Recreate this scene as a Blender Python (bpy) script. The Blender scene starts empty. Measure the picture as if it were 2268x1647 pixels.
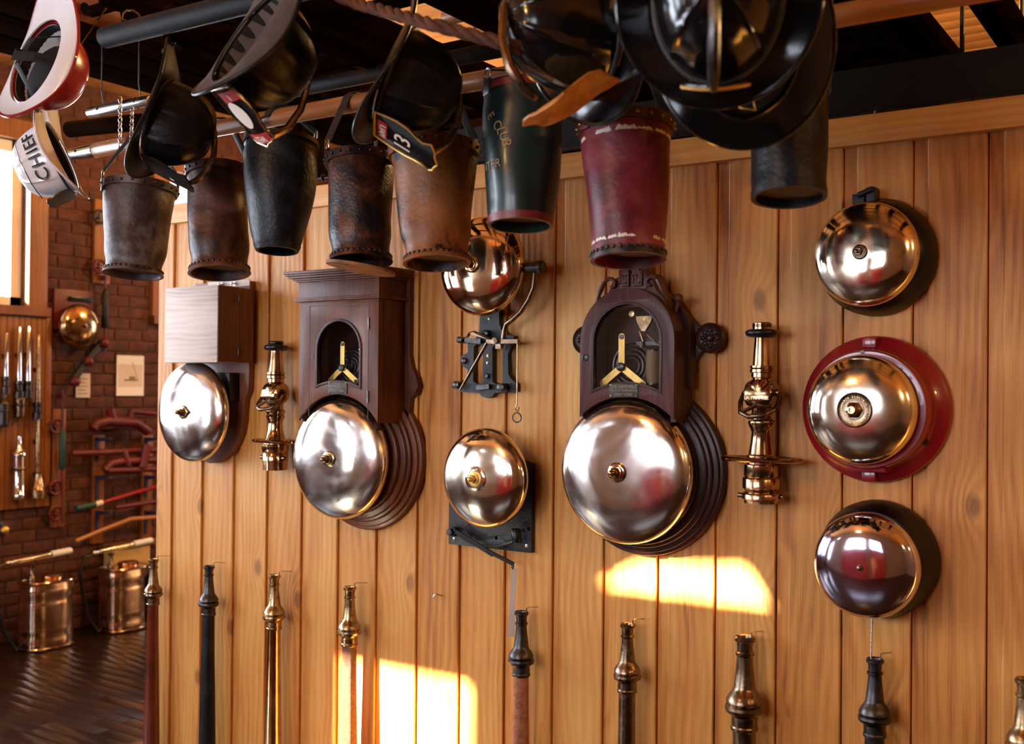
import bpy, bmesh, math, random
from mathutils import Vector, Matrix
from mathutils.geometry import tessellate_polygon
random.seed(7)
PI = math.pi
sc = bpy.context.scene
COL = sc.collection

# ------------------------------------------------------------------ camera
F, TH, PT, RO, Y0, D, H = 2420.0, .5873, .0097, .0087, 832.3, 2.7, 1.6
fw = Vector((-math.sin(TH)*math.cos(PT), math.cos(TH)*math.cos(PT), math.sin(PT)))
rt = Vector((math.cos(TH), math.sin(TH), 0))
up = rt.cross(fw)
CR = rt*math.cos(RO) + up*math.sin(RO)
CU = up*math.cos(RO) - rt*math.sin(RO)
CO = Vector((0, -D, H))
cd = bpy.data.cameras.new('camera'); cam = bpy.data.objects.new('camera', cd); COL.objects.link(cam)
m3 = Matrix((CR, CU, -fw)).transposed()
cam.matrix_world = Matrix.Translation(CO) @ m3.to_4x4()
cd.sensor_width = 36.0; cd.lens = F/2268*36
cd.shift_y = (Y0-823.5)/2268
cd.clip_start = .05; cd.clip_end = 100
cd.dof.use_dof = True; cd.dof.focus_distance = 3.05; cd.dof.aperture_fstop = 3.5
sc.camera = cam

def ray(u, v): return fw + CR*((u-1134)/F) + CU*((Y0-v)/F)
def at(u, v, Y=0.0):            # photograph pixel -> point on the plane y = Y
    d = ray(u, v); return CO + d*((Y-CO.y)/d.y)
def atX(u, v, X):
    d = ray(u, v); return CO + d*((X-CO.x)/d.x)
def atZ(u, v, Z):
    d = ray(u, v); return CO + d*((Z-CO.z)/d.z)
def depth(p): return (Vector(p)-CO).dot(fw)
def proj(p):
    d = Vector(p)-CO; z = d.dot(fw); return 1134+F*d.dot(CR)/z, Y0-F*d.dot(CU)/z

# ------------------------------------------------------------------ world, sun, exposure
w = bpy.data.worlds.new('World'); sc.world = w; w.use_nodes = True
bg = w.node_tree.nodes['Background']; bg.inputs[0].default_value = (.87, .95, 1.10, 1); bg.inputs[1].default_value = 9.0
sl = bpy.data.lights.new('sun', 'SUN'); sun = bpy.data.objects.new('sun', sl); COL.objects.link(sun)
SAZ, SEL = math.radians(35), math.radians(17)
SD = Vector((math.sin(SAZ)*math.cos(SEL), math.cos(SAZ)*math.cos(SEL), -math.sin(SEL)))
sun.rotation_euler = SD.to_track_quat('-Z', 'Y').to_euler()
sl.energy = 60; sl.color = (1, .86, .62); sl.angle = math.radians(.6)
def portal(loc, dirv, sx, sy):
    l = bpy.data.lights.new('window_portal', 'AREA'); l.shape = 'RECTANGLE'; l.size = sx; l.size_y = sy
    l.cycles.is_portal = True
    o = bpy.data.objects.new('window_portal', l); COL.objects.link(o)
    o.location = loc; o.rotation_euler = Vector(dirv).to_track_quat('-Z', 'Y').to_euler()
vs = sc.view_settings
sc.display_settings.display_device = 'sRGB'
vs.view_transform = 'Standard'; vs.look = 'None'; vs.gamma = 1; vs.use_curve_mapping = False
vs.exposure = 0.85
cy = sc.cycles
cy.use_denoising = True
cy.max_bounces = 8; cy.diffuse_bounces = 4; cy.glossy_bounces = 4; cy.transparent_max_bounces = 12
cy.sample_clamp_indirect = 8; cy.caustics_reflective = False; cy.caustics_refractive = False

# ------------------------------------------------------------------ mesh builder
class MB:
    def __init__(s): s.v = []; s.f = []
    def add(s, vs, fs):
        b = len(s.v); s.v += [Vector(p) for p in vs]; s.f += [tuple(i+b for i in f) for f in fs]; return s
    def box(s, x0, x1, y0, y1, z0, z1):
        return s.add([(x, y, z) for x in (x0, x1) for y in (y0, y1) for z in (z0, z1)],
                     [(0, 1, 3, 2), (4, 6, 7, 5), (0, 4, 5, 1), (2, 3, 7, 6), (0, 2, 6, 4), (1, 5, 7, 3)])
    def obox(s, c, ax, ay, az):           # oriented box: centre and three half axes
        c = Vector(c); ax = Vector(ax); ay = Vector(ay); az = Vector(az)
        return s.add([c+ax*i+ay*j+az*k for i in (-1, 1) for j in (-1, 1) for k in (-1, 1)],
                     [(0, 1, 3, 2), (4, 6, 7, 5), (0, 4, 5, 1), (2, 3, 7, 6), (0, 2, 6, 4), (1, 5, 7, 3)])
    def bar(s, a, b, wx, wz, up=(0, 0, 1)):
        a = Vector(a); b = Vector(b); d = (b-a); l = d.length; d.normalize()
        x = d.cross(Vector(up))
        if x.length < 1e-4: x = d.cross(Vector((0, 1, 0)))
        x.normalize(); z = x.cross(d)
        return s.obox((a+b)/2, x*wx/2, d*l/2, z*wz/2)
    def lathe(s, prof, o=(0, 0, 0), axis=(0, 0, 1), seg=32, sx=1.0, phase=0):
        a = Vector(axis).normalized()
        x = a.orthogonal().normalized() if abs(a.z) < .9 else Vector((1, 0, 0))
        if abs(a.y) > .9: x = Vector((1, 0, 0))
        y = a.cross(x); o = Vector(o); vs = []; fs = []; n = seg
        for r, h in prof:
            for k in range(n):
                t = 2*PI*k/n+phase; vs.append(o + x*(r*math.cos(t)*sx) + y*(r*math.sin(t)) + a*h)
        for i in range(len(prof)-1):
            for k in range(n):
                k2 = (k+1) % n; fs.append((i*n+k, i*n+k2, (i+1)*n+k2, (i+1)*n+k))
        if prof[0][0] > 1e-5: fs.append(tuple(reversed(range(n))))
        if prof[-1][0] > 1e-5: fs.append(tuple((len(prof)-1)*n+k for k in range(n)))
        return s.add(vs, fs)
    def cyl(s, a, b, r, seg=16, r2=None):
        a = Vector(a); b = Vector(b)
        return s.lathe([(r, 0), (r if r2 is None else r2, (b-a).length)], a, b-a, seg)
    def tube(s, pts, r, seg=8, closed=False, flat=1.0, ref=None):
        pts = [Vector(p) for p in pts]; n = len(pts); vs = []; fs = []; px = None
        for i, p in enumerate(pts):
            q0 = pts[i-1] if (i > 0 or closed) else p; q1 = pts[(i+1) % n] if (i < n-1 or closed) else p
            d = (q1-q0).normalized()
            if ref is not None:
                x = Vector(ref) - d*d.dot(Vector(ref))
            elif px is None: x = d.orthogonal()
            else: x = px - d*px.dot(d)
            x.normalize(); px = x; y = d.cross(x)
            rr = r[i] if isinstance(r, (list, tuple)) else r
            for k in range(seg):
                t = 2*PI*k/seg; vs.append(p + x*(rr*math.cos(t)) + y*(rr*flat*math.sin(t)))
        m = n if closed else n-1
        for i in range(m):
            i2 = (i+1) % n
            for k in range(seg):
                k2 = (k+1) % seg; fs.append((i*seg+k, i*seg+k2, i2*seg+k2, i2*seg+k))
        if not closed: fs += [tuple(reversed(range(seg))), tuple((n-1)*seg+k for k in range(seg))]
        return s.add(vs, fs)
    def torus(s, c, axis, R, r, seg=32, rs=8, sx=1.0):
        a = Vector(axis).normalized(); x = a.orthogonal().normalized()
        if abs(a.y) > .9: x = Vector((1, 0, 0))
        y = a.cross(x); c = Vector(c)
        return s.tube([c+x*R*sx*math.cos(2*PI*k/seg)+y*R*math.sin(2*PI*k/seg) for k in range(seg)], r, rs, True)
    def ball(s, c, r, seg=10, ring=6, sc=(1, 1, 1)):
        c = Vector(c); vs = []; fs = []
        for i in range(1, ring):
            t = PI*i/ring
            for k in range(seg):
                p = 2*PI*k/seg
                vs.append(c+Vector((r*sc[0]*math.sin(t)*math.cos(p), r*sc[1]*math.sin(t)*math.sin(p), r*sc[2]*math.cos(t))))
        vs += [c+Vector((0, 0, r*sc[2])), c-Vector((0, 0, r*sc[2]))]; N = len(vs)
        for i in range(ring-2):
            for k in range(seg):
                k2 = (k+1) % seg; fs.append((i*seg+k, (i+1)*seg+k, (i+1)*seg+k2, i*seg+k2))
        for k in range(seg):
            k2 = (k+1) % seg; fs.append((N-2, k, k2)); fs.append((N-1, (ring-2)*seg+k2, (ring-2)*seg+k))
        return s.add(vs, fs)
    def prism(s, loops, o, ux, uy, dep):  # polygon with holes, extruded by the vector dep
        if not isinstance(loops[0][0], (list, tuple)): loops = [loops]
        o = Vector(o); ux = Vector(ux); uy = Vector(uy); dep = Vector(dep)
        flat = [p for l in loops for p in l]
        tri = tessellate_polygon([[Vector((p[0], p[1], 0)) for p in l] for l in loops])
        P = [o+ux*p[0]+uy*p[1] for p in flat]; N = len(P)
        fs = []
        for t in tri:
            a, b, c = t; fs.append((a, b, c)); fs.append((c+N, b+N, a+N))
        b0 = 0
        for l in loops:
            n = len(l)
            for k in range(n):
                i, j = b0+k, b0+(k+1) % n; fs.append((i, j, j+N, i+N))
            b0 += n
        return s.add(P+[p+dep for p in P], fs)
    def grid(s, fn, nu, nv, closed=False):
        vs = [fn(i/(nu if closed else nu-1), j/(nv-1)) for j in range(nv) for i in range(nu)]; fs = []
        for j in range(nv-1):
            for i in range(nu if closed else nu-1):
                i2 = (i+1) % nu; fs.append((j*nu+i, j*nu+i2, (j+1)*nu+i2, (j+1)*nu+i))
        return s.add(vs, fs)

WL = {}
SPLIT = {'screw', 'scroll', 'finial_ball', 'stud', 'hinge', 'lug', 'pin', 'petals', 'base_ring', 'door_seam', 'greek_key', 'coil_end', 'tie', 'mount_lug', 'strap_ring', 'rivet', 'headband_rivet', 'bracket', 'handwheel'}
def islands(mb):
    par = list(range(len(mb.v)))
    def fd(i):
        while par[i] != i: par[i] = par[par[i]]; i = par[i]
        return i
    for f in mb.f:
        a = fd(f[0])
        for i in f[1:]: par[fd(i)] = a
    g = {}
    for f in mb.f: g.setdefault(fd(f[0]), []).append(f)
    out = []
    for fs in g.values():
        ids = sorted({i for f in fs for i in f}); mp = {i: k for k, i in enumerate(ids)}
        m = MB(); m.v = [mb.v[i] for i in ids]; m.f = [tuple(mp[i] for i in f) for f in fs]; out.append(m)
    return out
def thing(name, label, cat, loc, group=None, mat=None):
    o = bpy.data.objects.new(name, None); COL.objects.link(o); o.empty_display_size = .05
    if mat is None: o.location = loc
    else: o.matrix_world = Matrix.Translation(Vector(loc)) @ mat.to_4x4()
    o['label'] = label; o['category'] = cat
    if group: o['group'] = group
    WL[o.name] = Vector(loc); return o
def obj(name, mb, mat, parent=None, local=False, ang=38, bevel=0, label=None, kind=None, org=None):
    if name in SPLIT:
        isl = islands(mb)
        if len(isl) > 1:
            nm = {'petals': 'petal'}.get(name, name)
            for q in isl[1:]: obj1(nm, q, mat, parent, local, ang, bevel, label, kind, org)
            return obj1(nm, isl[0], mat, parent, local, ang, bevel, label, kind, org)
    return obj1(name, mb, mat, parent, local, ang, bevel, label, kind, org)
def obj1(name, mb, mat, parent=None, local=False, ang=38, bevel=0, label=None, kind=None, org=None):
    me = bpy.data.meshes.new(name)
    off = Vector((0, 0, 0))
    if parent is not None and not local: off = WL[parent.name]
    own = Vector((0, 0, 0))
    if org is not None: own = Vector(org)-off
    me.from_pydata([tuple(p-off-own) for p in mb.v], [], mb.f)
    bm = bmesh.new(); bm.from_mesh(me)
    bmesh.ops.recalc_face_normals(bm, faces=bm.faces)
    if bevel:
        ed = [e for e in bm.edges if len(e.link_faces) == 2 and e.calc_face_angle(0) > .7]
        bmesh.ops.bevel(bm, geom=ed, offset=bevel, segments=2, affect='EDGES', profile=.6, clamp_overlap=True)
    bm.to_mesh(me); bm.free()
    me.polygons.foreach_set('use_smooth', [True]*len(me.polygons))
    me.set_sharp_from_angle(angle=math.radians(ang))
    me.materials.append(mat)
    o = bpy.data.objects.new(name, me); COL.objects.link(o)
    if parent is not None: o.parent = parent
    o.location = own
    WL[o.name] = off+own
    if label: o['label'] = label
    if kind: o['kind'] = kind
    return o
def tag(o, label, cat, group=None):
    o['label'] = label; o['category'] = cat
    if group: o['group'] = group
    return o
def struct(name, mb, mat, **k):
    o = obj(name, mb, mat, **k); o['kind'] = 'structure'; return o
def text_flat(s, size, extrude=.0006, space=1.0):
    cu = bpy.data.curves.new('t', 'FONT'); cu.body = s; cu.size = size; cu.extrude = extrude; cu.resolution_u = 3
    cu.align_x = 'CENTER'; cu.align_y = 'CENTER'; cu.space_character = space
    o = bpy.data.objects.new('t', cu); COL.objects.link(o)
    dg = bpy.context.evaluated_depsgraph_get(); me = bpy.data.meshes.new_from_object(o.evaluated_get(dg))
    vs = [v.co.copy() for v in me.vertices]; fs = [tuple(p.vertices) for p in me.polygons]
    bpy.data.objects.remove(o); bpy.data.curves.remove(cu); bpy.data.meshes.remove(me)
    return vs, fs
def text_on(mb, s, size, o, ux, uy, un=None, bold=0):
    vs, fs = text_flat(s, size); o = Vector(o); ux = Vector(ux).normalized(); uy = Vector(uy).normalized()
    n = ux.cross(uy)
    mb.add([o+ux*p.x+uy*p.y+n*p.z for p in vs], fs)
    if bold: mb.add([o+ux*(p.x+bold)+uy*p.y+n*p.z*.9 for p in vs], fs)

# ------------------------------------------------------------------ materials
def nt(name):
    m = bpy.data.materials.new(name); m.use_nodes = True
    t = m.node_tree; return m, t, t.nodes['Principled BSDF']
def N(t, typ, **k):
    n = t.nodes.new(typ)
    for a, b in k.items():
        if a.startswith('i_'): n.inputs[int(a[2:])].default_value = b
        else: setattr(n, a, b)
    return n
def L(t, a, b): t.links.new(a, b)
def ramp(t, stops, fac=None, interp='LINEAR'):
    r = N(t, 'ShaderNodeValToRGB'); e = r.color_ramp.elements; r.color_ramp.interpolation = interp
    while len(e) < len(stops): e.new(.5)
    for k, (p, c) in enumerate(stops):
        e[k].position = p; e[k].color = (*c, 1) if len(c) == 3 else c
    if fac is not None: L(t, fac, r.inputs[0])
    return r
def plain(name, col, rough=.5, metal=0, coat=0, bump=0, bscale=60, var=0, spec=.5):
    m, t, b = nt(name)
    b.inputs['Base Color'].default_value = (*col, 1); b.inputs['Roughness'].default_value = rough
    b.inputs['Metallic'].default_value = metal; b.inputs['Coat Weight'].default_value = coat
    b.inputs['Specular IOR Level'].default_value = spec
    if bump or var:
        tc = N(t, 'ShaderNodeTexCoord'); n = N(t, 'ShaderNodeTexNoise'); n.inputs['Scale'].default_value = bscale; n.inputs['Detail'].default_value = 5
        L(t, tc.outputs['Object'], n.inputs['Vector'])
        if bump:
            bp = N(t, 'ShaderNodeBump'); bp.inputs['Strength'].default_value = bump; bp.inputs['Distance'].default_value = .002
            L(t, n.outputs[0], bp.inputs['Height']); L(t, bp.outputs[0], b.inputs['Normal'])
        if var:
            n2 = N(t, 'ShaderNodeTexNoise'); n2.inputs['Scale'].default_value = bscale*.2; n2.inputs['Detail'].default_value = 6
            L(t, tc.outputs['Object'], n2.inputs['Vector'])
            lo = tuple(c*(1-var) for c in col); hi = tuple(min(1, c*(1+var)) for c in col)
            r = ramp(t, [(.3, lo), (.7, hi)], n2.outputs[0]); L(t, r.outputs[0], b.inputs['Base Color'])
    return m
def blotch(name, c1, c2, c3, scale=9, rough=(.3, .55), bump=.25, pos=(.35, .5, .66), coat=0, metal=0, spec=.5):
    m, t, b = nt(name); tc = N(t, 'ShaderNodeTexCoord'); oi = N(t, 'ShaderNodeObjectInfo')
    ad = N(t, 'ShaderNodeVectorMath', operation='ADD'); L(t, tc.outputs['Object'], ad.inputs[0])
    mu = N(t, 'ShaderNodeMath', operation='MULTIPLY', i_1=37.0); L(t, oi.outputs['Random'], mu.inputs[0]); L(t, mu.outputs[0], ad.inputs[1])
    n = N(t, 'ShaderNodeTexNoise'); n.inputs['Scale'].default_value = scale; n.inputs['Detail'].default_value = 8; n.inputs['Roughness'].default_value = .62; n.inputs['Distortion'].default_value = .4
    L(t, ad.outputs[0], n.inputs['Vector'])
    r = ramp(t, [(pos[0], c1), (pos[1], c2), (pos[2], c3)], n.outputs[0]); L(t, r.outputs[0], b.inputs['Base Color'])
    n2 = N(t, 'ShaderNodeTexNoise'); n2.inputs['Scale'].default_value = scale*9; n2.inputs['Detail'].default_value = 6
    L(t, ad.outputs[0], n2.inputs['Vector'])
    mr = N(t, 'ShaderNodeMapRange'); mr.inputs['To Min'].default_value = rough[0]; mr.inputs['To Max'].default_value = rough[1]
    L(t, n2.outputs[0], mr.inputs[0]); L(t, mr.outputs[0], b.inputs['Roughness'])
    bp = N(t, 'ShaderNodeBump'); bp.inputs['Strength'].default_value = bump; bp.inputs['Distance'].default_value = .003
    L(t, n2.outputs[0], bp.inputs['Height']); L(t, bp.outputs[0], b.inputs['Normal'])
    b.inputs['Coat Weight'].default_value = coat; b.inputs['Coat Roughness'].default_value = .15; b.inputs['Metallic'].default_value = metal
    b.inputs['Specular IOR Level'].default_value = spec
    return m
def wood(name, light, mid, dark, grain='Z', scale=1.0, rough=.5, knots=True, bump=.35, coat=0, vary=.25, contrast=1.0, spec=.5):
    m, t, b = nt(name); tc = N(t, 'ShaderNodeTexCoord'); oi = N(t, 'ShaderNodeObjectInfo')
    sp = N(t, 'ShaderNodeSeparateXYZ'); L(t, tc.outputs['Object'], sp.inputs[0])
    gi = 'XYZ'.index(grain); oth = [i for i in range(3) if i != gi]
    # across coordinate a, along coordinate l
    sm = N(t, 'ShaderNodeMath', operation='ADD'); L(t, sp.outputs[oth[0]], sm.inputs[0]); L(t, sp.outputs[oth[1]], sm.inputs[1])
    rn = N(t, 'ShaderNodeMath', operation='MULTIPLY', i_1=91.7); L(t, oi.outputs['Random'], rn.inputs[0])
    cb = N(t, 'ShaderNodeCombineXYZ'); L(t, sm.outputs[0], cb.inputs[0]); L(t, sp.outputs[gi], cb.inputs[1]); L(t, rn.outputs[0], cb.inputs[2])
    # knots: sparse cells
    ly = N(t, 'ShaderNodeMath', operation='ADD'); L(t, sp.outputs[gi], ly.inputs[0]); L(t, rn.outputs[0], ly.inputs[1])
    cb2 = N(t, 'ShaderNodeCombineXYZ'); L(t, sm.outputs[0], cb2.inputs[0]); L(t, ly.outputs[0], cb2.inputs[1])
    kv = N(t, 'ShaderNodeVectorMath', operation='MULTIPLY'); kv.inputs[1].default_value = (6*scale, 3.6*scale, 1); L(t, cb2.outputs[0], kv.inputs[0])
    vo = N(t, 'ShaderNodeTexVoronoi', voronoi_dimensions='2D'); vo.inputs['Scale'].default_value = 1; L(t, kv.outputs[0], vo.inputs['Vector'])
    sc_ = N(t, 'ShaderNodeSeparateColor'); L(t, vo.outputs['Color'], sc_.inputs[0])
    pick = N(t, 'ShaderNodeMath', operation='GREATER_THAN', i_1=.72 if knots else 2.0); L(t, sc_.outputs[0], pick.inputs[0])
    near = N(t, 'ShaderNodeMapRange'); near.inputs[1].default_value = 0; near.inputs[2].default_value = .5; near.inputs[3].default_value = 1; near.inputs[4].default_value = 0
    L(t, vo.outputs['Distance'], near.inputs[0])
    inf = N(t, 'ShaderNodeMath', operation='MULTIPLY'); L(t, near.outputs[0], inf.inputs[0]); L(t, pick.outputs[0], inf.inputs[1])
    inf2 = N(t, 'ShaderNodeMath', operation='POWER', i_1=2.0); L(t, inf.outputs[0], inf2.inputs[0])
    # slow wander of the grain
    lv = N(t, 'ShaderNodeVectorMath', operation='MULTIPLY'); lv.inputs[1].default_value = (5*scale, 1.3*scale, 1); L(t, cb.outputs[0], lv.inputs[0])
    ln = N(t, 'ShaderNodeTexNoise'); ln.inputs['Scale'].default_value = 1; ln.inputs['Detail'].default_value = 2; L(t, lv.outputs[0], ln.inputs['Vector'])
    ph = N(t, 'ShaderNodeMath', operation='MULTIPLY', i_1=240*scale); L(t, sm.outputs[0], ph.inputs[0])
    ph2 = N(t, 'ShaderNodeMath', operation='MULTIPLY_ADD', i_1=32.0); L(t, ln.outputs[0], ph2.inputs[0]); L(t, ph.outputs[0], ph2.inputs[2])
    ph3 = N(t, 'ShaderNodeMath', operation='MULTIPLY_ADD', i_1=15.0); L(t, inf2.outputs[0], ph3.inputs[0]); L(t, ph2.outputs[0], ph3.inputs[2])
    sn = N(t, 'ShaderNodeMath', operation='SINE'); L(t, ph3.outputs[0], sn.inputs[0])
    # fibres
    fv = N(t, 'ShaderNodeVectorMath', operation='MULTIPLY'); fv.inputs[1].default_value = (330*scale, 5*scale, 1); L(t, cb.outputs[0], fv.inputs[0])
    fn = N(t, 'ShaderNodeTexNoise'); fn.inputs['Scale'].default_value = 1; fn.inputs['Detail'].default_value = 4; L(t, fv.outputs[0], fn.inputs['Vector'])
    bv = N(t, 'ShaderNodeVectorMath', operation='MULTIPLY'); bv.inputs[1].default_value = (13*scale, 2.2*scale, 1); L(t, cb.outputs[0], bv.inputs[0])
    bn = N(t, 'ShaderNodeTexNoise'); bn.inputs['Scale'].default_value = 1; bn.inputs['Detail'].default_value = 3; L(t, bv.outputs[0], bn.inputs['Vector'])
    a1 = N(t, 'ShaderNodeMath', operation='MULTIPLY_ADD', i_1=.09*contrast); L(t, sn.outputs[0], a1.inputs[0]); a1.inputs[2].default_value = -.22
    a2 = N(t, 'ShaderNodeMath', operation='MULTIPLY_ADD', i_1=.55*contrast); L(t, fn.outputs[0], a2.inputs[0]); L(t, a1.outputs[0], a2.inputs[2])
    a3 = N(t, 'ShaderNodeMath', operation='MULTIPLY_ADD', i_1=.95); L(t, bn.outputs[0], a3.inputs[0]); L(t, a2.outputs[0], a3.inputs[2])
    vr = N(t, 'ShaderNodeMath', operation='MULTIPLY_ADD', i_1=vary, i_2=0); L(t, oi.outputs['Random'], vr.inputs[0]); vr.inputs[2].default_value = -vary/2
    a4 = N(t, 'ShaderNodeMath', operation='ADD'); L(t, a3.outputs[0], a4.inputs[0]); L(t, vr.outputs[0], a4.inputs[1])
    r = ramp(t, [(.1, dark), (.42, mid), (.85, light)], a4.outputs[0])
    km = N(t, 'ShaderNodeMapRange'); km.inputs[1].default_value = .70; km.inputs[2].default_value = .90; L(t, inf.outputs[0], km.inputs[0]); km.interpolation_type = 'SMOOTHSTEP'
    kn = N(t, 'ShaderNodeMath', operation='MULTIPLY', i_1=.62); L(t, km.outputs[0], kn.inputs[0])
    mx = N(t, 'ShaderNodeMix', data_type='RGBA'); L(t, kn.outputs[0], mx.inputs['Factor']); L(t, r.outputs[0], mx.inputs['A']); mx.inputs['B'].default_value = (*[c*.45 for c in dark], 1)
    L(t, mx.outputs['Result'], b.inputs['Base Color'])
    b.inputs['Roughness'].default_value = rough; b.inputs['Coat Weight'].default_value = coat; b.inputs['Coat Roughness'].default_value = .12; b.inputs['Specular IOR Level'].default_value = spec
    hs = N(t, 'ShaderNodeMath', operation='ADD'); L(t, fn.outputs[0], hs.inputs[0])
    h2 = N(t, 'ShaderNodeMath', operation='MULTIPLY', i_1=.35); L(t, sn.outputs[0], h2.inputs[0]); L(t, h2.outputs[0], hs.inputs[1])
    bp = N(t, 'ShaderNodeBump'); bp.inputs['Strength'].default_value = bump; bp.inputs['Distance'].default_value = .0025
    L(t, hs.outputs[0], bp.inputs['Height']); L(t, bp.outputs[0], b.inputs['Normal'])
    return m
def metal(name, col, rough=.12, smear=.2, dark=None, scale=7, tint=None, bump=0):
    m, t, b = nt(name); tc = N(t, 'ShaderNodeTexCoord'); oi = N(t, 'ShaderNodeObjectInfo')
    ad = N(t, 'ShaderNodeVectorMath', operation='ADD'); L(t, tc.outputs['Object'], ad.inputs[0])
    mu = N(t, 'ShaderNodeMath', operation='MULTIPLY', i_1=19.0); L(t, oi.outputs['Random'], mu.inputs[0]); L(t, mu.outputs[0], ad.inputs[1])
    n = N(t, 'ShaderNodeTexNoise'); n.inputs['Scale'].default_value = scale; n.inputs['Detail'].default_value = 8; n.inputs['Roughness'].default_value = .6; n.inputs['Distortion'].default_value = .8
    L(t, ad.outputs[0], n.inputs['Vector'])
    mr = N(t, 'ShaderNodeMapRange'); mr.inputs[1].default_value = .4; mr.inputs[2].default_value = .75
    mr.inputs[3].default_value = rough; mr.inputs[4].default_value = rough+smear
    L(t, n.outputs[0], mr.inputs[0]); L(t, mr.outputs[0], b.inputs['Roughness'])
    b.inputs['Metallic'].default_value = 1
    dk = dark or tuple(c*.8 for c in col)
    n3 = N(t, 'ShaderNodeTexNoise'); n3.inputs['Scale'].default_value = scale*1.7; n3.inputs['Detail'].default_value = 9; n3.inputs['Roughness'].default_value = .65
    L(t, ad.outputs[0], n3.inputs['Vector'])
    r = ramp(t, [(.34, dk), (.52, col)], n3.outputs[0]); L(t, r.outputs[0], b.inputs['Base Color'])
    if bump:
        bp = N(t, 'ShaderNodeBump'); bp.inputs['Strength'].default_value = bump; bp.inputs['Distance'].default_value = .002
        L(t, n3.outputs[0], bp.inputs['Height']); L(t, bp.outputs[0], b.inputs['Normal'])
    return m
def glassmat(name, tint=(1, 1, 1)):
    m, t, b = nt(name); t.nodes.remove(b)
    out = t.nodes['Material Output']; tr = N(t, 'ShaderNodeBsdfTransparent'); tr.inputs[0].default_value = (*tint, 1)
    gl = N(t, 'ShaderNodeBsdfGlossy'); gl.inputs['Roughness'].default_value = .02
    lw = N(t, 'ShaderNodeLayerWeight'); pw = N(t, 'ShaderNodeMath', operation='POWER', i_1=5.0); L(t, lw.outputs['Facing'], pw.inputs[0])
    fr = N(t, 'ShaderNodeMath', operation='MULTIPLY_ADD', i_1=.95, i_2=.04); L(t, pw.outputs[0], fr.inputs[0]); mx = N(t, 'ShaderNodeMixShader')
    L(t, fr.outputs[0], mx.inputs[0]); L(t, tr.outputs[0], mx.inputs[1]); L(t, gl.outputs[0], mx.inputs[2]); L(t, mx.outputs[0], out.inputs[0])
    return m

M = {}
M['pine'] = wood('pine_board', (.82, .43, .105), (.67, .275, .046), (.32, .09, .011), vary=.2, contrast=1.0)
M['pine_x'] = wood('pine_trim', (.82, .40, .085), (.68, .27, .044), (.34, .095, .011), grain='X')
M['pine_end'] = plain('pine_groove', (.22, .075, .02), .7)
M['ceil'] = wood('ceiling_pine', (.70, .34, .10), (.58, .25, .06), (.38, .14, .03), grain='X', knots=False, rough=.8, spec=.15)
M['walnut'] = wood('walnut', (.24, .075, .026), (.14, .042, .016), (.05, .015, .007), scale=1.6, rough=.36, knots=False, bump=.03, coat=.04, contrast=.55, spec=.22)
M['ebony'] = wood('dark_mahogany', (.075, .026, .020), (.045, .016, .013), (.018, .007, .006), scale=1.6, rough=.34, knots=False, bump=.03, coat=.05, contrast=.55, spec=.25)
M['mahog'] = wood('mahogany', (.16, .05, .035), (.10, .032, .024), (.05, .016, .012), scale=1.8, rough=.36, knots=False, bump=.03, coat=.04, contrast=.55, spec=.22)
M['paleoak'] = wood('pale_oak', (.80, .70, .60), (.70, .58, .48), (.45, .33, .25), grain='X', scale=1.5, rough=.55, knots=False, bump=.2)
M['cherry'] = wood('red_cedar', (.24, .075, .03), (.16, .045, .018), (.06, .018, .008), scale=1.4, rough=.45, bump=.15)
M['ash'] = wood('ash_pole', (.46, .19, .06), (.33, .12, .035), (.16, .05, .014), grain='X', scale=1.5, rough=.38, knots=False, bump=.15, coat=.3)
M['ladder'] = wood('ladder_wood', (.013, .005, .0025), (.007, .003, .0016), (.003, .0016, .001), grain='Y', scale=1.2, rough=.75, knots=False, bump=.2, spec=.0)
M['floor'] = wood('floor_wood', (.030, .012, .006), (.018, .008, .005), (.008, .004, .003), grain='X', scale=1, rough=.28, knots=False, bump=.015, spec=.35)
M['amber'] = wood('amber_board', (.30, .10, .016), (.22, .068, .010), (.10, .028, .005), knots=False, bump=.1)
M['jamb'] = wood('jamb_wood', (.34, .14, .05), (.26, .095, .03), (.12, .04, .012), knots=False, bump=.1)
M['brick'] = blotch('brick', (.045, .012, .005), (.078, .019, .007), (.115, .030, .010), 16, (.7, .9), .5)
M['mortar'] = plain('mortar', (.105, .040, .018), .9, bump=.4, bscale=120, var=.25)
M['iron'] = plain('black_iron', (.007, .008, .012), .42, metal=.0, bump=.5, bscale=220, var=.3)
M['black'] = plain('black_paint', (.003, .003, .0035), .3, spec=.35)
M['rubber'] = plain('black_rubber', (.008, .009, .012), .28)
M['darkbeam'] = plain('tarred_beam', (.010, .006, .004), .7, bump=.4, bscale=60, spec=.2)
M['pipe'] = blotch('dark_pipe', (.005, .0045, .005), (.009, .007, .007), (.035, .010, .004), 9, (.5, .7), .3, spec=.08)
M['dark'] = plain('dark_felt', (.006, .005, .005), .8)
M['redpaint'] = plain('red_paint', (.28, .008, .014), .25, coat=.5, var=.2, bscale=30)
M['dullred'] = plain('dull_red_paint', (.11, .009, .008), .45, var=.3, bscale=30)
M['steel'] = metal('steel', (.62, .62, .64), .2, .2)
M['chrome'] = metal('chrome', (.78, .78, .80), .06, .1)
M['brass'] = metal('brass', (.52, .33, .18), .12, .18, (.28, .17, .09), 14)
M['bellbrass'] = metal('bell_brass', (.92, .82, .66), .085, .22, (.74, .63, .49), 6)
M['bellnickel'] = metal('bell_nickel', (.86, .80, .74), .10, .26, (.64, .58, .53), 5)
M['belltarnish'] = metal('bell_tarnished', (.90, .79, .62), .08, .25, (.30, .22, .15), 8)
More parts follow.
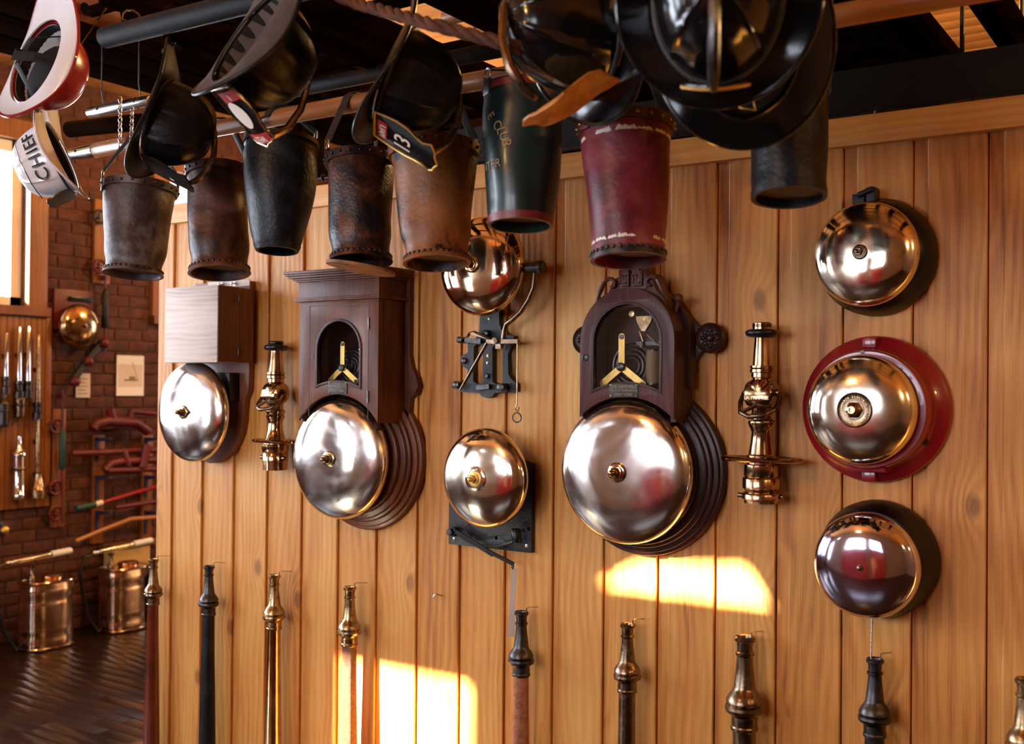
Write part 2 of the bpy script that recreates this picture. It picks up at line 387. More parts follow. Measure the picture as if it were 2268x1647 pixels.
M['bellcopper'] = metal('bell_coppery', (.86, .62, .42), .06, .2, (.60, .40, .25), 7)
M['bellsky'] = metal('bell_polished', (.74, .70, .86), .035, .1, (.58, .53, .68), 5)  # bluish tint puts the reflected sky into the metal colour
M['bronze'] = metal('bronze', (.25, .175, .115), .2, .2, (.13, .085, .05), 20)
M['copper'] = metal('copper', (.80, .46, .25), .12, .2, (.55, .28, .14), 9, bump=.12)
M['tinned'] = metal('tinned_copper', (.80, .58, .42), .09, .16, (.52, .33, .22), 9, bump=.35)
M['agedbrass'] = metal('aged_brass', (.42, .30, .16), .22, .2, (.17, .115, .065), 24)
M['gold'] = metal('gilt_brass', (.80, .53, .16), .42, .15)
M['gunmetal'] = metal('gunmetal', (.085, .08, .08), .3, .2, (.04, .038, .038), 30)
M['white'] = plain('white_enamel', (.78, .78, .80), .22, coat=.5, var=.06, bscale=20)
M['whitepaint'] = plain('white_paint', (.8, .8, .78), .5)
M['helmblack'] = blotch('helmet_leather', (.004, .0035, .004), (.006, .0055, .0055), (.012, .009, .007), 14, (.25, .45), .25, coat=.04, spec=.25)
M['helmgloss'] = blotch('helmet_lacquer', (.003, .003, .0035), (.005, .0045, .005), (.008, .006, .006), 10, (.10, .22), .08, coat=.3, spec=.35)
M['helmgrey'] = blotch('brim_felt', (.03, .025, .027), (.045, .038, .04), (.07, .058, .058), 20, (.55, .7), .3)
M['lining'] = plain('grey_lining', (.17, .13, .11), .85, bump=.5, bscale=40, var=.3)
M['black_leather'] = blotch('strap_leather', (.012, .010, .009), (.02, .016, .014), (.035, .027, .022), 40, (.4, .6), .3)
M['tan_leather'] = blotch('tan_leather', (.30, .10, .012), (.48, .20, .035), (.60, .30, .07), 22, (.4, .6), .3)
M['label_red'] = plain('red_label', (.42, .012, .012), .4)
M['letter'] = plain('cream_letter', (.80, .70, .58), .5)
M['letter_black'] = plain('black_letter', (.006, .006, .007), .4)
M['letter_tan'] = plain('gilt_letter', (.42, .27, .12), .5)
M['letter_brass'] = plain('cast_letter', (.72, .52, .26), .3, metal=.8)
M['lea_grey'] = blotch('leather_greybrown', (.016, .010, .009), (.050, .028, .023), (.13, .10, .10), 8, (.3, .55), .5, pos=(.40, .5, .62), spec=.35)
M['lea_red'] = blotch('leather_redbrown', (.014, .006, .005), (.075, .022, .011), (.16, .06, .035), 8, (.28, .5), .5, pos=(.40, .5, .64), spec=.35)
M['lea_black'] = blotch('leather_black', (.003, .0035, .005), (.006, .007, .009), (.020, .020, .026), 12, (.3, .5), .5, spec=.3)
M['lea_ox'] = blotch('leather_oxblood', (.007, .005, .008), (.055, .016, .008), (.15, .05, .022), 15, (.24, .45), .5, pos=(.42, .52, .64), spec=.35)
M['lea_tan'] = blotch('leather_tan', (.014, .008, .006), (.20, .062, .012), (.34, .12, .035), 9, (.3, .55), .5, pos=(.40, .45, .68), spec=.35)
M['lea_green'] = blotch('leather_green', (.006, .016, .014), (.009, .024, .020), (.013, .032, .027), 8, (.24, .4), .15, coat=.2)
M['lea_crim'] = blotch('leather_crimson', (.07, .008, .012), (.17, .016, .022), (.25, .05, .06), 8, (.28, .5), .45, pos=(.38, .5, .68), spec=.35)
M['lea_band'] = plain('leather_red_band', (.20, .022, .020), .4, bump=.3, bscale=90)
M['lea_inner'] = plain('leather_inside', (.05, .02, .01), .7)
M['lea_rawsole'] = blotch('raw_sole', (.10, .04, .012), (.26, .11, .03), (.40, .19, .06), 14, (.6, .8), .3)
M['paper'] = plain('paper', (.66, .58, .52), .7, var=.05, bscale=8)
M['ink'] = plain('grey_ink', (.22, .18, .15), .8)
M['rope'] = plain('hemp_rope', (.09, .026, .008), .8, bump=.5, bscale=150, var=.4)
M['glass'] = glassmat('window_glass')
M['bluesteel'] = plain('blue_steel', (.035, .045, .11), .35, metal=.3)
M['greenrub'] = plain('green_grip', (.01, .05, .03), .5)
M['yellow'] = plain('cream_yellow', (.55, .34, .10), .6, var=.1, bscale=20)
M['plaster'] = plain('plaster', (.17, .11, .075), .8, spec=.2)
M['greencloth'] = plain('green_winding', (.10, .13, .07), .7)
M['coil'] = plain('brown_winding', (.19, .125, .055), .6)
M['wrap'] = blotch('red_canvas_wrap', (.30, .10, .05), (.42, .16, .08), (.5, .22, .12), 60, (.75, .9), .6)
M['strapwood'] = plain('lacquered_red', (.15, .028, .012), .18, coat=.6, var=.4, bscale=30)
M['cordwrap'] = blotch('cord_wrap', (.09, .026, .012), (.16, .05, .02), (.22, .085, .04), 120, (.35, .5), .9)
M['bulb'] = plain('lamp_bulb', (1, .8, .5), .3)
_b = M['bulb'].node_tree.nodes['Principled BSDF']; _b.inputs['Emission Color'].default_value = (1, .55, .2, 1); _b.inputs['Emission Strength'].default_value = 60

# ================================================================== SETTING
XL, YF, YB, XR, ZC = -6.3, -4.6, 4.6, 3.2, 3.55
# --- partition of pine boards
SB, SW = -3.1567, .1671
TRIM_Z0, TRIM_Z1 = 2.197, 2.268
mb = MB().box(-3.40, XR, .022, .10, 0, 2.26)
wall = struct('wall_back', mb, M['pine_end'])
def board_mesh(wd, rec=.032):
    b = MB(); z0, z1 = 0.0, 2.2
    prof = [(0.0015, .009), (rec, .009), (rec+.002, .0015), (rec+.005, 0), (wd-.004, 0), (wd-.0015, .0015), (wd-.0015, .021), (0.0015, .021)]
    n = len(prof); vs = [(x, y, z) for z in (z0, z1) for x, y in prof]
    fs = [tuple(reversed(range(n))), tuple(range(n, 2*n))]+[(k, (k+1) % n, n+(k+1) % n, n+k) for k in range(n)]
    return b.add(vs, fs)
first = obj('board', board_mesh(SW), M['pine'], wall, ang=20)
edge = SB-SW
first.location = (SB+SW*-1, 0, 0)
for i in range(0, 38):
    o = first.copy(); COL.objects.link(o); o.location = (SB+SW*i, 0, 0)
e = obj('board', board_mesh(.090, .004), M['pine'], wall, ang=20); e.location = (edge-.090, 0, 0)
struct('trim_1', MB().box(-3.415, XR, -.022, .10, TRIM_Z0, TRIM_Z1), M['pine_x'], bevel=.002)
struct('trim_2', MB().box(-2.2, XR, .03, .16, TRIM_Z1, 2.40), M['darkbeam'], bevel=.004)
# --- brick wall on the left with windows
WIN = [(.36, 1.285, 2.07, 3.10), (2.35, 3.40, 2.07, 3.10), (-1.85, -.45, 1.15, 3.10), (-3.9, -2.4, 1.15, 3.10)]
wallL = MB()
ys = [YF]
for a, b_, _, _ in sorted(WIN): ys += [a, b_]
ys.append(YB)
sw_ = sorted(WIN)
for k in range(0, len(ys), 2): wallL.box(XL-.28, XL-.008, ys[k]-(.2 if k == 0 else 0), ys[k+1]+(.2 if k == len(ys)-2 else 0), -.1, ZC+.1)
for a, b_, z0, z1 in sw_:
    wallL.box(XL-.28, XL-.008, a, b_, -.1, z0); wallL.box(XL-.28, XL-.008, a, b_, z1, ZC+.1)
wl = struct('wall_left', wallL, M['mortar'])
near, far = [], []
BH, BL = .0755, .222
for c in range(int(ZC/BH)):
    z0 = c*BH+.005; z1 = (c+1)*BH-.005; y = YF + (c % 2)*-BL/2 + random.uniform(-.02, .02)
    while y < YB:
        a, b_ = max(y, YF)+.005, min(y+BL, YB)-.005; y += BL
        segs = [(a, b_)]
        for wa, wb, wz0, wz1 in [(q_[0]-.14, q_[1]+.14, q_[2]-.05, q_[3]+.12) for q_ in WIN]:
            if z1 > wz0-.004 and z0 < wz1+.004:
                ns = []
                for p, q in segs:
                    if q <= wa or p >= wb: ns.append((p, q)); continue
                    if p < wa: ns.append((p, wa))
                    if q > wb: ns.append((wb, q))
                segs = ns
        for p, q in segs:
            if q-p < .03: continue
            u, v = proj((XL, (p+q)/2, (z0+z1)/2)); dp = depth((XL, (p+q)/2, z0))
            vis = dp > 1 and -40 < u < 352 and 215 < v < 1450 and not (q < 1.43 and u < 100 and 690 < v < 1110)
            (near if vis else far).append((p, q, z0, z1))
if len(near) > 300:
    near.sort(key=lambda s: -s[3]*0+abs(proj((XL, s[0], s[2]))[0]-170)); far += near[300:]; near = near[:300]
fm = MB()
for p, q, z0, z1 in far: fm.box(XL-.02, XL+.001, p, q, z0, z1)
obj('brick_field', fm, M['brick'], wl, kind='stuff')
cache = {}
for p, q, z0, z1 in near:
    key = round(q-p, 3)
    if key not in cache:
        o = obj('brick', MB().box(-.02, 0, 0, q-p, 0, z1-z0), M['brick'], wl, local=True, bevel=.003); cache[key] = o
    else:
        o = cache[key].copy(); COL.objects.link(o)
    o.location = (XL+random.uniform(0, .004), p, z0)
# --- windows of the brick wall
for k, (a, b_, z0, z1) in enumerate(WIN):
    f = MB(); X0 = XL-.075
    for (p, q, r, s) in ((a, a+.07, z0, z1), (b_-.07, b_, z0, z1), (a, b_, z0, z0+.06), (a, b_, z1-.07, z1)):
        f.box(X0-.03, X0+.02, p, q, r, s)
    wi = struct('window_%d' % (k+1), f, M['whitepaint'])
    obj('sash_bar', MB().box(X0-.02, X0+.02, (a+b_)/2-.015, (a+b_)/2+.015, z0+.06, z1-.07), M['whitepaint'], wi)
    obj('pane', MB().box(X0-.004, X0+.004, a+.05, (a+b_)/2, z0+.04, z1-.05), M['glass'], wi)
    obj('pane', MB().box(X0-.004, X0+.004, (a+b_)/2, b_-.05, z0+.04, z1-.05), M['glass'], wi)
    obj('side_casing', MB().box(XL-.04, XL+.03, b_+.001, b_+.13, z0, z1), M['jamb'], wi, bevel=.003)
    obj('side_casing', MB().box(XL-.04, XL+.03, a-.13, a-.001, z0, z1), M['jamb'], wi, bevel=.003)
    obj('head_casing', MB().box(XL-.04, XL+.035, a-.14, b_+.14, z1, z1+.12), M['amber'], wi)
    obj('sill', MB().box(X0, XL+.06, a-.14, b_+.14, z0-.055, z0), M['cherry'], wi)
    portal((X0-.10, (a+b_)/2, (z0+z1)/2), (1, 0, 0), z1-z0, b_-a)
# --- front wall (behind the camera): glazed doors, a window and an added opening shaped to throw a sun patch
HOLES = [(-5.80, -5.13, .8, 2.47), (-3.05, -1.75, 1.5, 2.48), (-1.40, -.60, 1.6, 2.48)]
SUN_OPENING = [(-4.93, 2.765), (-4.23, 2.765), (-4.33, 2.915), (-4.70, 2.89)]
fl = [[(XL-.28, -.1), (XR+.15, -.1), (XR+.15, ZC+.1), (XL-.28, ZC+.1)]]+[[(a, c), (b_, c), (b_, d), (a, d)] for a, b_, c, d in HOLES]+[SUN_OPENING]
struct('wall_front', MB().prism(fl, (0, YF, 0), (1, 0, 0), (0, 0, 1), (0, -.16, 0)), M['plaster'])
for k, (a, b_, z0, z1) in enumerate(HOLES):
    red = k > 0
    f = MB(); nb = 1 if not red else 4
    for (p, q, r, s) in ((a-.08, a, z0-.08, z1+.08), (b_, b_+.08, z0-.08, z1+.08), (a, b_, z0-.08, z0), (a, b_, z1, z1+.08)):
        f.box(p, q, YF+.0, YF+.05, r, s)
    o = struct(('door_%d' % k) if red else 'window_5', f, M['redpaint'] if red else M['whitepaint'])
    if red:
        obj('leaf', MB().box(a-.08, b_+.08, YF, YF+.045, .02, z0-.08), M['redpaint'], o)
    for j in range(nb):
        p = a+(b_-a)*j/nb; q = a+(b_-a)*(j+1)/nb
        obj('pane', MB().box(p, q, YF-.08, YF-.075, z0, z1), M['glass'], o)
        if j: obj('mullion', MB().box(p-.03, p+.03, YF-.1, YF-.02, z0, z1), M['redpaint' if red else 'whitepaint'], o)
    portal(((a+b_)/2, YF-.17, (z0+z1)/2), (0, 1, 0), b_-a, z1-z0)
struct('window_6', MB().prism(SUN_OPENING, (0, YF-.08, 0), (1, 0, 0), (0, 0, 1), (0, -.005, 0)), M['glass'])
struct('wall_right', MB().box(XR, XR+.15, YF-.1, YB+.15, -.1, ZC+.1), M['plaster'])
REAR_FILL = [(-4.9, -4.2, 1.6, 2.6)]  # unseen rear window, added only to brighten the back room
struct('wall_rear', MB().prism([[(XL-.28, -.1), (XR+.15, -.1), (XR+.15, ZC+.1), (XL-.28, ZC+.1)]]+[[(a, c), (b_, c), (b_, d), (a, d)] for a, b_, c, d in REAR_FILL], (0, YB, 0), (1, 0, 0), (0, 0, 1), (0, .16, 0)), M['plaster'])
for k, (a, b_, z0, z1) in enumerate(REAR_FILL):
    f = MB()
    for (p, q, r, s) in ((a-.06, a+.01, z0-.06, z1+.06), (b_-.01, b_+.06, z0-.06, z1+.06), (a, b_, z0-.06, z0+.01), (a, b_, z1-.01, z1+.06), ((a+b_)/2-.015, (a+b_)/2+.015, z0, z1)): f.box(p, q, YB-.03, YB+.0, r, s)
    o = struct('window_%d' % (7+k), f, M['whitepaint'])
    obj('pane', MB().box(a, b_, YB+.08, YB+.085, z0, z1), M['glass'], o)
    portal(((a+b_)/2, YB+.17, (z0+z1)/2), (0, -1, 0), b_-a, z1-z0)
# --- floor and ceiling, board by board
fl_ = struct('floor', MB().box(XL-.1, XR+.1, YF-.1, YB+.1, -.1, -.012), M['dark'])
FW_ = .085; cache = None
for k in range(int((YB-YF)/FW_)):
    y = YF+k*FW_; vis = -0.6 < y < 2.4
    if vis:
        for x0, x1 in ((XL, XL+1.3+.7*random.random()), (None, None)):
            if x0 is None: x0, x1 = last, XR
            last = x1
            obj('floor_board', MB().box(x0+.001, x1-.001, y+.002, y+FW_-.002, -.012, 0), M['floor'], fl_, bevel=.0015)
    else:
        obj('floor_board', MB().box(XL, XR, y+.002, y+FW_-.002, -.012, 0), M['floor'], fl_)
cl_ = struct('ceiling', MB().box(XL-.1, XR+.1, YF-.1, YB+.1, ZC+.02, ZC+.12), M['pine_end'])
CW = .14; cb = None
for k in range(int((YB-YF)/CW)):
    y = YF+k*CW
    if cb is None: cb = o = obj('ceiling_board', MB().box(XL, XR, .003, CW-.003, ZC, ZC+.02), M['ceil'], cl_, local=True, bevel=.003)
    else: o = cb.copy(); COL.objects.link(o)
    o.location = (random.uniform(-.0, .0), y, 0)

# ================================================================== BELLS AND GONGS ON THE BOARDS
def circ(cx, cz, r, a0, a1, n):
    return [(cx+r*math.cos(a0+(a1-a0)*k/n), cz+r*math.sin(a0+(a1-a0)*k/n)) for k in range(n+1)]
AX = (0, -1, 0)
def dome_prof(R, h, n=2.6, t=.005):
    P = [(R-.014, .004), (R-.010, -.001), (R-.003, -.003), (R, 0)]
    for k in range(1, 19):
        a = PI/2*k/18; P.append((R*math.cos(a)**(2/n) if k < 18 else 0, h*math.sin(a)**(2/n)))
    return P
def dome(par, X, Z, R, d, h, mat, n=2.6, name='gong'):
    return obj(name, MB().lathe(dome_prof(R, h, n), (X, -d, Z), AX, 96), mat, par, ang=50)
def stem(par, X, Z, d0, d1, mat, r=.03):
    obj('post', MB().cyl((X, -d0, Z), (X, -d1, Z), r, 20), mat, par)
def boss(par, X, Z, y, mat, s=1.0, kind='nut'):
    if kind == 'nut':
        b = MB().lathe([(.021*s, -.004), (.021*s, .003*s), (.018*s, .005*s), (.014*s, .005*s), (.014*s, .009*s), (.009*s, .010*s)], (X, -y, Z), AX, 28)
        b.lathe([(.0105*s, .009*s), (.0115*s, .011*s), (.0115*s, .018*s), (.009*s, .020*s)], (X, -y, Z), AX, 6)
        b.lathe([(.0065*s, .019*s), (.0065*s, .027*s), (.004*s, .030*s), (0, .031*s)], (X, -y, Z), AX, 12)
    else:
        b = MB().lathe([(.006*s, -.003), (.0075*s, .002*s), (.006*s, .006*s), (0, .009*s)], (X, -y, Z), AX, 16)
    obj('boss_nut', b, mat, par)
def screw(mb, x, y, z, r=.004):
    mb.lathe([(r, 0), (r*.9, .0015), (0, .002)], (x, -y, z), AX, 10)

# --- first bell: pale box on a red-brown back board
X, Z, R, d, h = -3.085, 1.500, .177, .095, .050
t = thing('box_bell', 'silvery gong under a pale square wooden box, leftmost bell on the pine boards', 'bell', (X, 0, Z))
pts = [(-3.172, 1.965), (-2.885, 1.962), (-2.885, 1.62), (-2.888, 1.575), (-2.905, 1.545), (-2.91, 1.5)]
pts += [(-3.085+.175*math.cos(a), 1.49+.175*math.sin(a)) for a in [-.1, -.35, -.6, -.9, -1.2, -1.57, -1.9, -2.2, -2.6, -3.0]]
pts += [(-3.172, 1.6)]
obj('back_board', MB().prism(pts, (0, -.001, 0), (1, 0, 0), (0, 0, 1), (0, -.026, 0)), M['cherry'], t, bevel=.002)
obj('edge_strip', MB().box(-3.10, -2.885, -.030, -.0265, 1.945, 1.966), M['paleoak'], t)
s = MB()
for px in (-3.02, -2.955): s.lathe([(.0085, 0), (.0085, .003), (.003, .004), (.003, .016), (.006, .018), (0, .02)], (px, -.030, 1.955), AX, 12)
obj('screw', s, M['steel'], t)
obj('box_rear', MB().box(-3.128, -2.864, -.098, -.027, 1.675, 1.932), M['cherry'], t, bevel=.002)
obj('box_cover', MB().box(-3.130, -2.862, -.192, -.0985, 1.673, 1.934), M['paleoak'], t, bevel=.002)
obj('box_side', MB().box(-2.862, -2.8595, -.190, -.100, 1.675, 1.932), M['cherry'], t)
hg = MB()
for z in (1.895, 1.71): hg.cyl((-2.8595, -.099, z-.014), (-2.8595, -.099, z+.014), .0032, 10)
obj('hinge', hg, M['gunmetal'], t)
stem(t, X, Z, .027, .10, M['iron'], .045)
obj('bracket', MB().box(-3.0, -2.93, -.075, -.027, 1.54, 1.64), M['black'], t, bevel=.004)
dome(t, X, Z, R, d, h, M['bellnickel']); boss(t, X, Z, d+h, M['agedbrass'], 1.15)

def layered_base(par, X, Z, spec, mat, name='base_ring'):
    for k, (r, y0, y1) in enumerate(spec):
        rr = min(.006, (y1-y0)*.5)
        obj(name, MB().lathe([(r, y0), (r, y1-rr), (r-rr*.3, y1-rr*.3), (r-rr, y1), (.02, y1)], (X, 0, Z), AX, 88), mat, par, ang=30)

def case_face(cx, hw, ztop, arch, cz, rcut, gx, ghw, gz, rband, n=20):
    """outline of a gong case front with its window hole: bottom cut by the gong's circle"""
    a0 = math.acos(hw/rcut) if hw < rcut else 0
    cut = circ(cx, cz, rcut, a0, PI-a0, 24)           # right -> left over the gong
    if arch: top = [(cx-hw, ztop)] + [(cx+hw*math.cos(a), ztop+hw*math.sin(a)) for a in [PI-PI*k/24 for k in range(1, 24)]] + [(cx+hw, ztop)]
    else: top = [(cx-hw, ztop), (cx+hw, ztop)]
    outer = cut+top
    b0 = math.acos(ghw/rband)
    dx = gx-cx
    low = [(cx+rband*math.cos(a), cz+rband*math.sin(a)) for a in [math.acos((ghw+dx)/rband)+(math.acos((-ghw+dx)/rband)-math.acos((ghw+dx)/rband))*k/16 for k in range(17)]]
    hole = low + [(gx+ghw*math.cos(a), gz+ghw*math.sin(a)) for a in [PI-PI*k/20 for k in range(21)]]
    return outer, hole

# --- gong in a square walnut case
X, Z, R, d, h = -2.380, 1.368, .194, .098, .060
CX = -2.355
t = thing('cased_gong', 'large gong under a walnut case with moulded flat cornice and arched glass', 'gong', (X, 0, Z))
bb = [(-2.535, 1.945), (-2.172, 1.945), (-2.172, 1.70), (-2.162, 1.66), (-2.143, 1.625), (-2.135, 1.60), (-2.145, 1.575), (-2.165, 1.56), (-2.17, 1.50), (-2.20, 1.42), (-2.5, 1.42), (-2.545, 1.55), (-2.56, 1.60), (-2.548, 1.64), (-2.535, 1.68)]
obj('back_board', MB().prism(bb, (0, -.001, 0), (1, 0, 0), (0, 0, 1), (0, -.021, 0)), M['walnut'], t, bevel=.002)
layered_base(t, -2.350, Z, [(.234, 0.0, .022), (.222, .0225, .032), (.206, .0325, .046), (.196, .0465, .058), (.178, .0585, .075)], M['walnut'])
stem(t, X, Z, .075, .10, M['dark'], .14)
dF = .150
outer, hole = case_face(CX, .166, 1.868, False, Z, .203, -2.352, .096, 1.712, .240)
obj('case_front', MB().prism([outer, hole], (0, -dF, 0), (1, 0, 0), (0, 0, 1), (0, .018, 0)), M['walnut'], t, bevel=.0015)
for sx in (-1, 1):
    x = CX+sx*.166
    obj('case_side', MB().box(min(x, x-sx*.014), max(x, x-sx*.014), -dF+.018, -.022, 1.484, 1.93), M['walnut'], t, bevel=.001)
obj('case_back', MB().box(CX-.151, CX+.151, -.03, -.0225, 1.50, 1.92), M['ebony'], t)
obj('frieze', MB().box(CX-.170, CX+.170, -dF-.004, -.022, 1.868, 1.932), M['walnut'], t, bevel=.002)
c = MB()
for (e, z0, z1) in ((.009, 1.866, 1.872), (.006, 1.872, 1.878), (.007, 1.929, 1.934), (.014, 1.934, 1.940), (.024, 1.940, 1.947), (.030, 1.947, 1.953), (.034, 1.953, 1.962)):
    c.box(CX-.170-e, CX+.170+e, -dF-.004-e, -.0215, z0, z1)
obj('cornice', c, M['walnut'], t, bevel=.0015)
dl = MB()
for x0, x1, z0, z1 in ((-2.478, -2.4755, 1.50, 1.852), (-2.2295, -2.227, 1.49, 1.852), (-2.478, -2.227, 1.850, 1.8525)): dl.box(x0, x1, -dF-.0006, -dF+.002, z0, z1)
obj('door_seam', dl, M['ebony'], t)
hg = MB()
for z in (1.79, 1.565): hg.cyl((-2.2275, -dF-.001, z-.018), (-2.2275, -dF-.001, z+.018), .0035, 8)
obj('hinge', hg, M['gunmetal'], t)
obj('keyhole', MB().lathe([(.006, 0), (.006, .001), (.0, .0012)], (-2.462, -dF, 1.690), AX, 12, sx=.7), M['black'], t)
_, h2 = case_face(CX, .166, 1.868, False, Z, .203, -2.352, .0885, 1.712, .247)
obj('window_bead', MB().prism([hole, h2], (0, -dF-.003, 0), (1, 0, 0), (0, 0, 1), (0, .010, 0)), M['ebony'], t, bevel=.0012)
obj('glass', MB().prism(h2, (0, -dF+.008, 0), (1, 0, 0), (0, 0, 1), (0, .003, 0)), M['glass'], t)
def spider(par, cx, cz, y, s, mat):
    b = MB()
    for ang, ln in ((PI/2, .075), (PI*1.21, .066), (-PI*.2, .072)):
        p = Vector((cx, -y, cz)); q = p+Vector((math.cos(ang), 0, math.sin(ang)))*ln*s
        b.bar(p, q, .016*s, .004, (0, -1, 0)) if False else b.obox((p+q)/2, (q-p)/2*1.08, Vector((0, .002, 0)), Vector((-math.sin(ang), 0, math.cos(ang)))*.0085*s)
        b.lathe([(.0085*s, 0), (.0085*s, .004)], q+Vector((0, .002, 0)), AX, 14)
    o = obj('spider_arm', b, mat, par)
    k = MB().lathe([(.011*s, 0), (.011*s, .008), (.008*s, .010), (0, .010)], (cx, -y-.001, cz), AX, 16)
    for ang, ln in ((PI/2, .075), (-PI*.2, .072)):
        q = Vector((cx, -y-.002, cz))+Vector((math.cos(ang), 0, math.sin(ang)))*ln*s
        k.lathe([(.006*s, 0), (.006*s, .003), (0, .0035)], q, AX, 10)
    obj('screw', k, M['gunmetal'], par)
def movement(par, cx, cz, y, s, mags, mat):
    spider(par, cx, cz, y, s, M['gold'])
    c = MB()
    for k in range(4): c.torus((cx+.02*s, -y+.02, cz+.004), AX, (.02+.011*k)*s, .0035*s, 26, 6)
    obj('mainspring', c, M['gunmetal'], par)
    for (mx, mz, mh, mr) in mags:
        o = obj('electromagnet', MB().lathe([(mr, 0), (mr, mh)], (mx, -y+.025, mz), (0, 0, 1), 18), mat, par)
        obj('coil_end', MB().lathe([(mr*1.12, 0), (mr*1.12, .004)], (mx, -y+.025, mz-.004), (0, 0, 1), 18).lathe([(mr*1.12, 0), (mr*1.12, .004)], (mx, -y+.025, mz+mh), (0, 0, 1), 18), M['gunmetal'], o)
movement(t, -2.375, 1.655, .105, 1.0, [(-2.288, 1.615, .075, .014), (-2.262, 1.615, .075, .014)], M['greencloth'])
obj('bell_crank', MB().cyl((-2.30, -.10, 1.712), (-2.25, -.10, 1.715), .004, 8).ball((-2.305, -.10, 1.712), .007), M['copper'], t)
obj('clock_plate', MB().box(-2.44, -2.26, -.07, -.064, 1.60, 1.69), M['gunmetal'], t)
dome(t, X, Z, R, d, h, M['bellnickel'], 3.0); boss(t, X, Z, d+h, M['agedbrass'], 1.2)
def maker_plate(par, cx, cz, y, wd, ht, lines, sizes):
    o = obj('maker_plate', MB().box(cx-wd/2, cx+wd/2, -y-.0025, -y, cz-ht/2, cz+ht/2), M['iron'], par, bevel=.0008)
    tx = MB(); b = MB()
    for ln, (zz, sz) in zip(lines, sizes): text_on(tx, ln, sz, (cx, -y-.0028, cz+zz), (1, 0, 0), (0, 0, 1))
    obj('lettering', tx, M['letter_tan'], o, ang=10)
    for x in (-1, 1):
        for z in (-1, 1): screw(b, cx+x*(wd/2-.004), y+.0025, cz+z*(ht/2-.004), .002)
    obj('pin', b, M['agedbrass'], o)
maker_plate(t, -2.352, 1.592, dF, .078, .038, ['THE GAMEWELL', 'FIRE ALARM TELEGRAPH CO', 'NEW YORK'], [(.0105, .0098), (0, .0062), (-.0105, .0098)])

# --- gong in an arched mahogany case
X, Z, R, d, h = -1.360, 1.377, .194, .098, .056
CX = -1.3435; dF = .142
t = thing('arched_gong', 'large gong under an arched dark case with carved crest and side rosettes', 'gong', (X, 0, Z))
rs = [(1455, 606), (1478, 622), (1486, 645), (1506, 652), (1520, 665), (1538, 692), (1548, 705), (1560, 718), (1590, 752), (1560, 790), (1553, 805), (1556, 820), (1545, 833), (1540, 850), (1541, 905), (1560, 960)]
rp = [at(u, v, -.025) for u, v in rs]
rp = [(p.x-CX-.02, p.z) for p in rp]
half = [(max(.03, a), b) for a, b in rp]
pl = [(CX+a, b) for a, b in half]+[(CX-a, b) for a, b in reversed(half)]
obj('back_board', MB().prism(pl, (0, -.001, 0), (1, 0, 0), (0, 0, 1), (0, -.024, 0)), M['ebony'], t, bevel=.002)
for sx in (-1, 1):
    rx = CX+sx*.188
    o = obj('rosette', MB().lathe([(.040, 0), (.040, .006), (.036, .009), (.032, .006), (.026, .004), (.012, .004), (.011, .012), (.007, .014), (.004, .010), (0, .010)], (rx, -.0255, 1.732), AX, 36), M['ebony'], t)
    pt = MB()
    for k in range(8):
        a = k*PI/4; pt.ball((rx+.020*math.cos(a), -.031, 1.732+.020*math.sin(a)), .0075, 8, 5, (1, .45, 1))
    obj('petals', pt, M['ebony'], o)
layered_base(t, -1.350, Z, [(.234, 0.0, .024), (.224, .0245, .034), (.210, .0345, .048), (.200, .0485, .060), (.180, .0605, .075)], M['ebony'])
stem(t, X, Z, .075, .10, M['dark'], .14)
outer, hole = case_face(CX, .139, 1.724, True, Z, .199, CX, .104, 1.722, .231)
obj('case_front', MB().prism([outer, hole], (0, -dF, 0), (1, 0, 0), (0, 0, 1), (0, .016, 0)), M['mahog'], t, bevel=.003)
js = MB()
for x in (-1, 1):
    js.box(CX+x*.1215-.0165, CX+x*.1215+.0165, -dF-.0006, -dF+.002, 1.7315, 1.7325)
obj('door_seam', js, M['ebony'], t)
def arch_shell(hw, zc, zb, y0, y1, th, n=28):
    o_ = [(CX+hw, zb), (CX+hw, zc)]+[(CX+hw*math.cos(PI*k/n), zc+hw*math.sin(PI*k/n)) for k in range(1, n)]+[(CX-hw, zc), (CX-hw, zb)]
    w2 = hw-th
    i_ = [(CX-w2, zb), (CX-w2, zc)]+[(CX+w2*math.cos(PI-PI*k/n), zc+w2*math.sin(PI*k/n)) for k in range(1, n)]+[(CX+w2, zc), (CX+w2, zb)]
    return MB().prism(o_+i_, (0, y0, 0), (1, 0, 0), (0, 0, 1), (0, y1-y0, 0))
obj('case_body', arch_shell(.137, 1.724, 1.512, -dF+.016, -.025, .014), M['ebony'], t, ang=30)
obj('case_moulding', arch_shell(.147, 1.724, 1.60, -.060, -.025, .0105), M['ebony'], t, ang=30)
obj('case_back', MB().prism([(CX-.12, 1.55), (CX+.12, 1.55)]+[(CX+.12*math.cos(PI*k/16), 1.724+.12*math.sin(PI*k/16)) for k in range(17)], (0, -.026, 0), (1, 0, 0), (0, 0, 1), (0, -.004, 0)), M['ebony'], t)
_, h2 = case_face(CX, .139, 1.724, True, Z, .199, CX, .097, 1.722, .238)
obj('window_bead', MB().prism([hole, h2], (0, -dF-.002, 0), (1, 0, 0), (0, 0, 1), (0, .010, 0)), M['ebony'], t, bevel=.0015)
obj('glass', MB().prism(h2, (0, -dF+.008, 0), (1, 0, 0), (0, 0, 1), (0, .003, 0)), M['glass'], t)
obj('lock', MB().lathe([(.0095, 0), (.0095, .004), (.006, .005), (.005, .001), (0, .001)], (CX-.1225, -dF, 1.680), AX, 20), M['gunmetal'], t)
cz = 1.868
cr = MB().box(CX-.035, CX+.045, -.115, -.025, cz-.01, cz+.035).box(CX-.03, CX-.003, -.125, -.10, cz+.0, cz+.048).box(CX+.006, CX+.036, -.125, -.10, cz+.0, cz+.048)
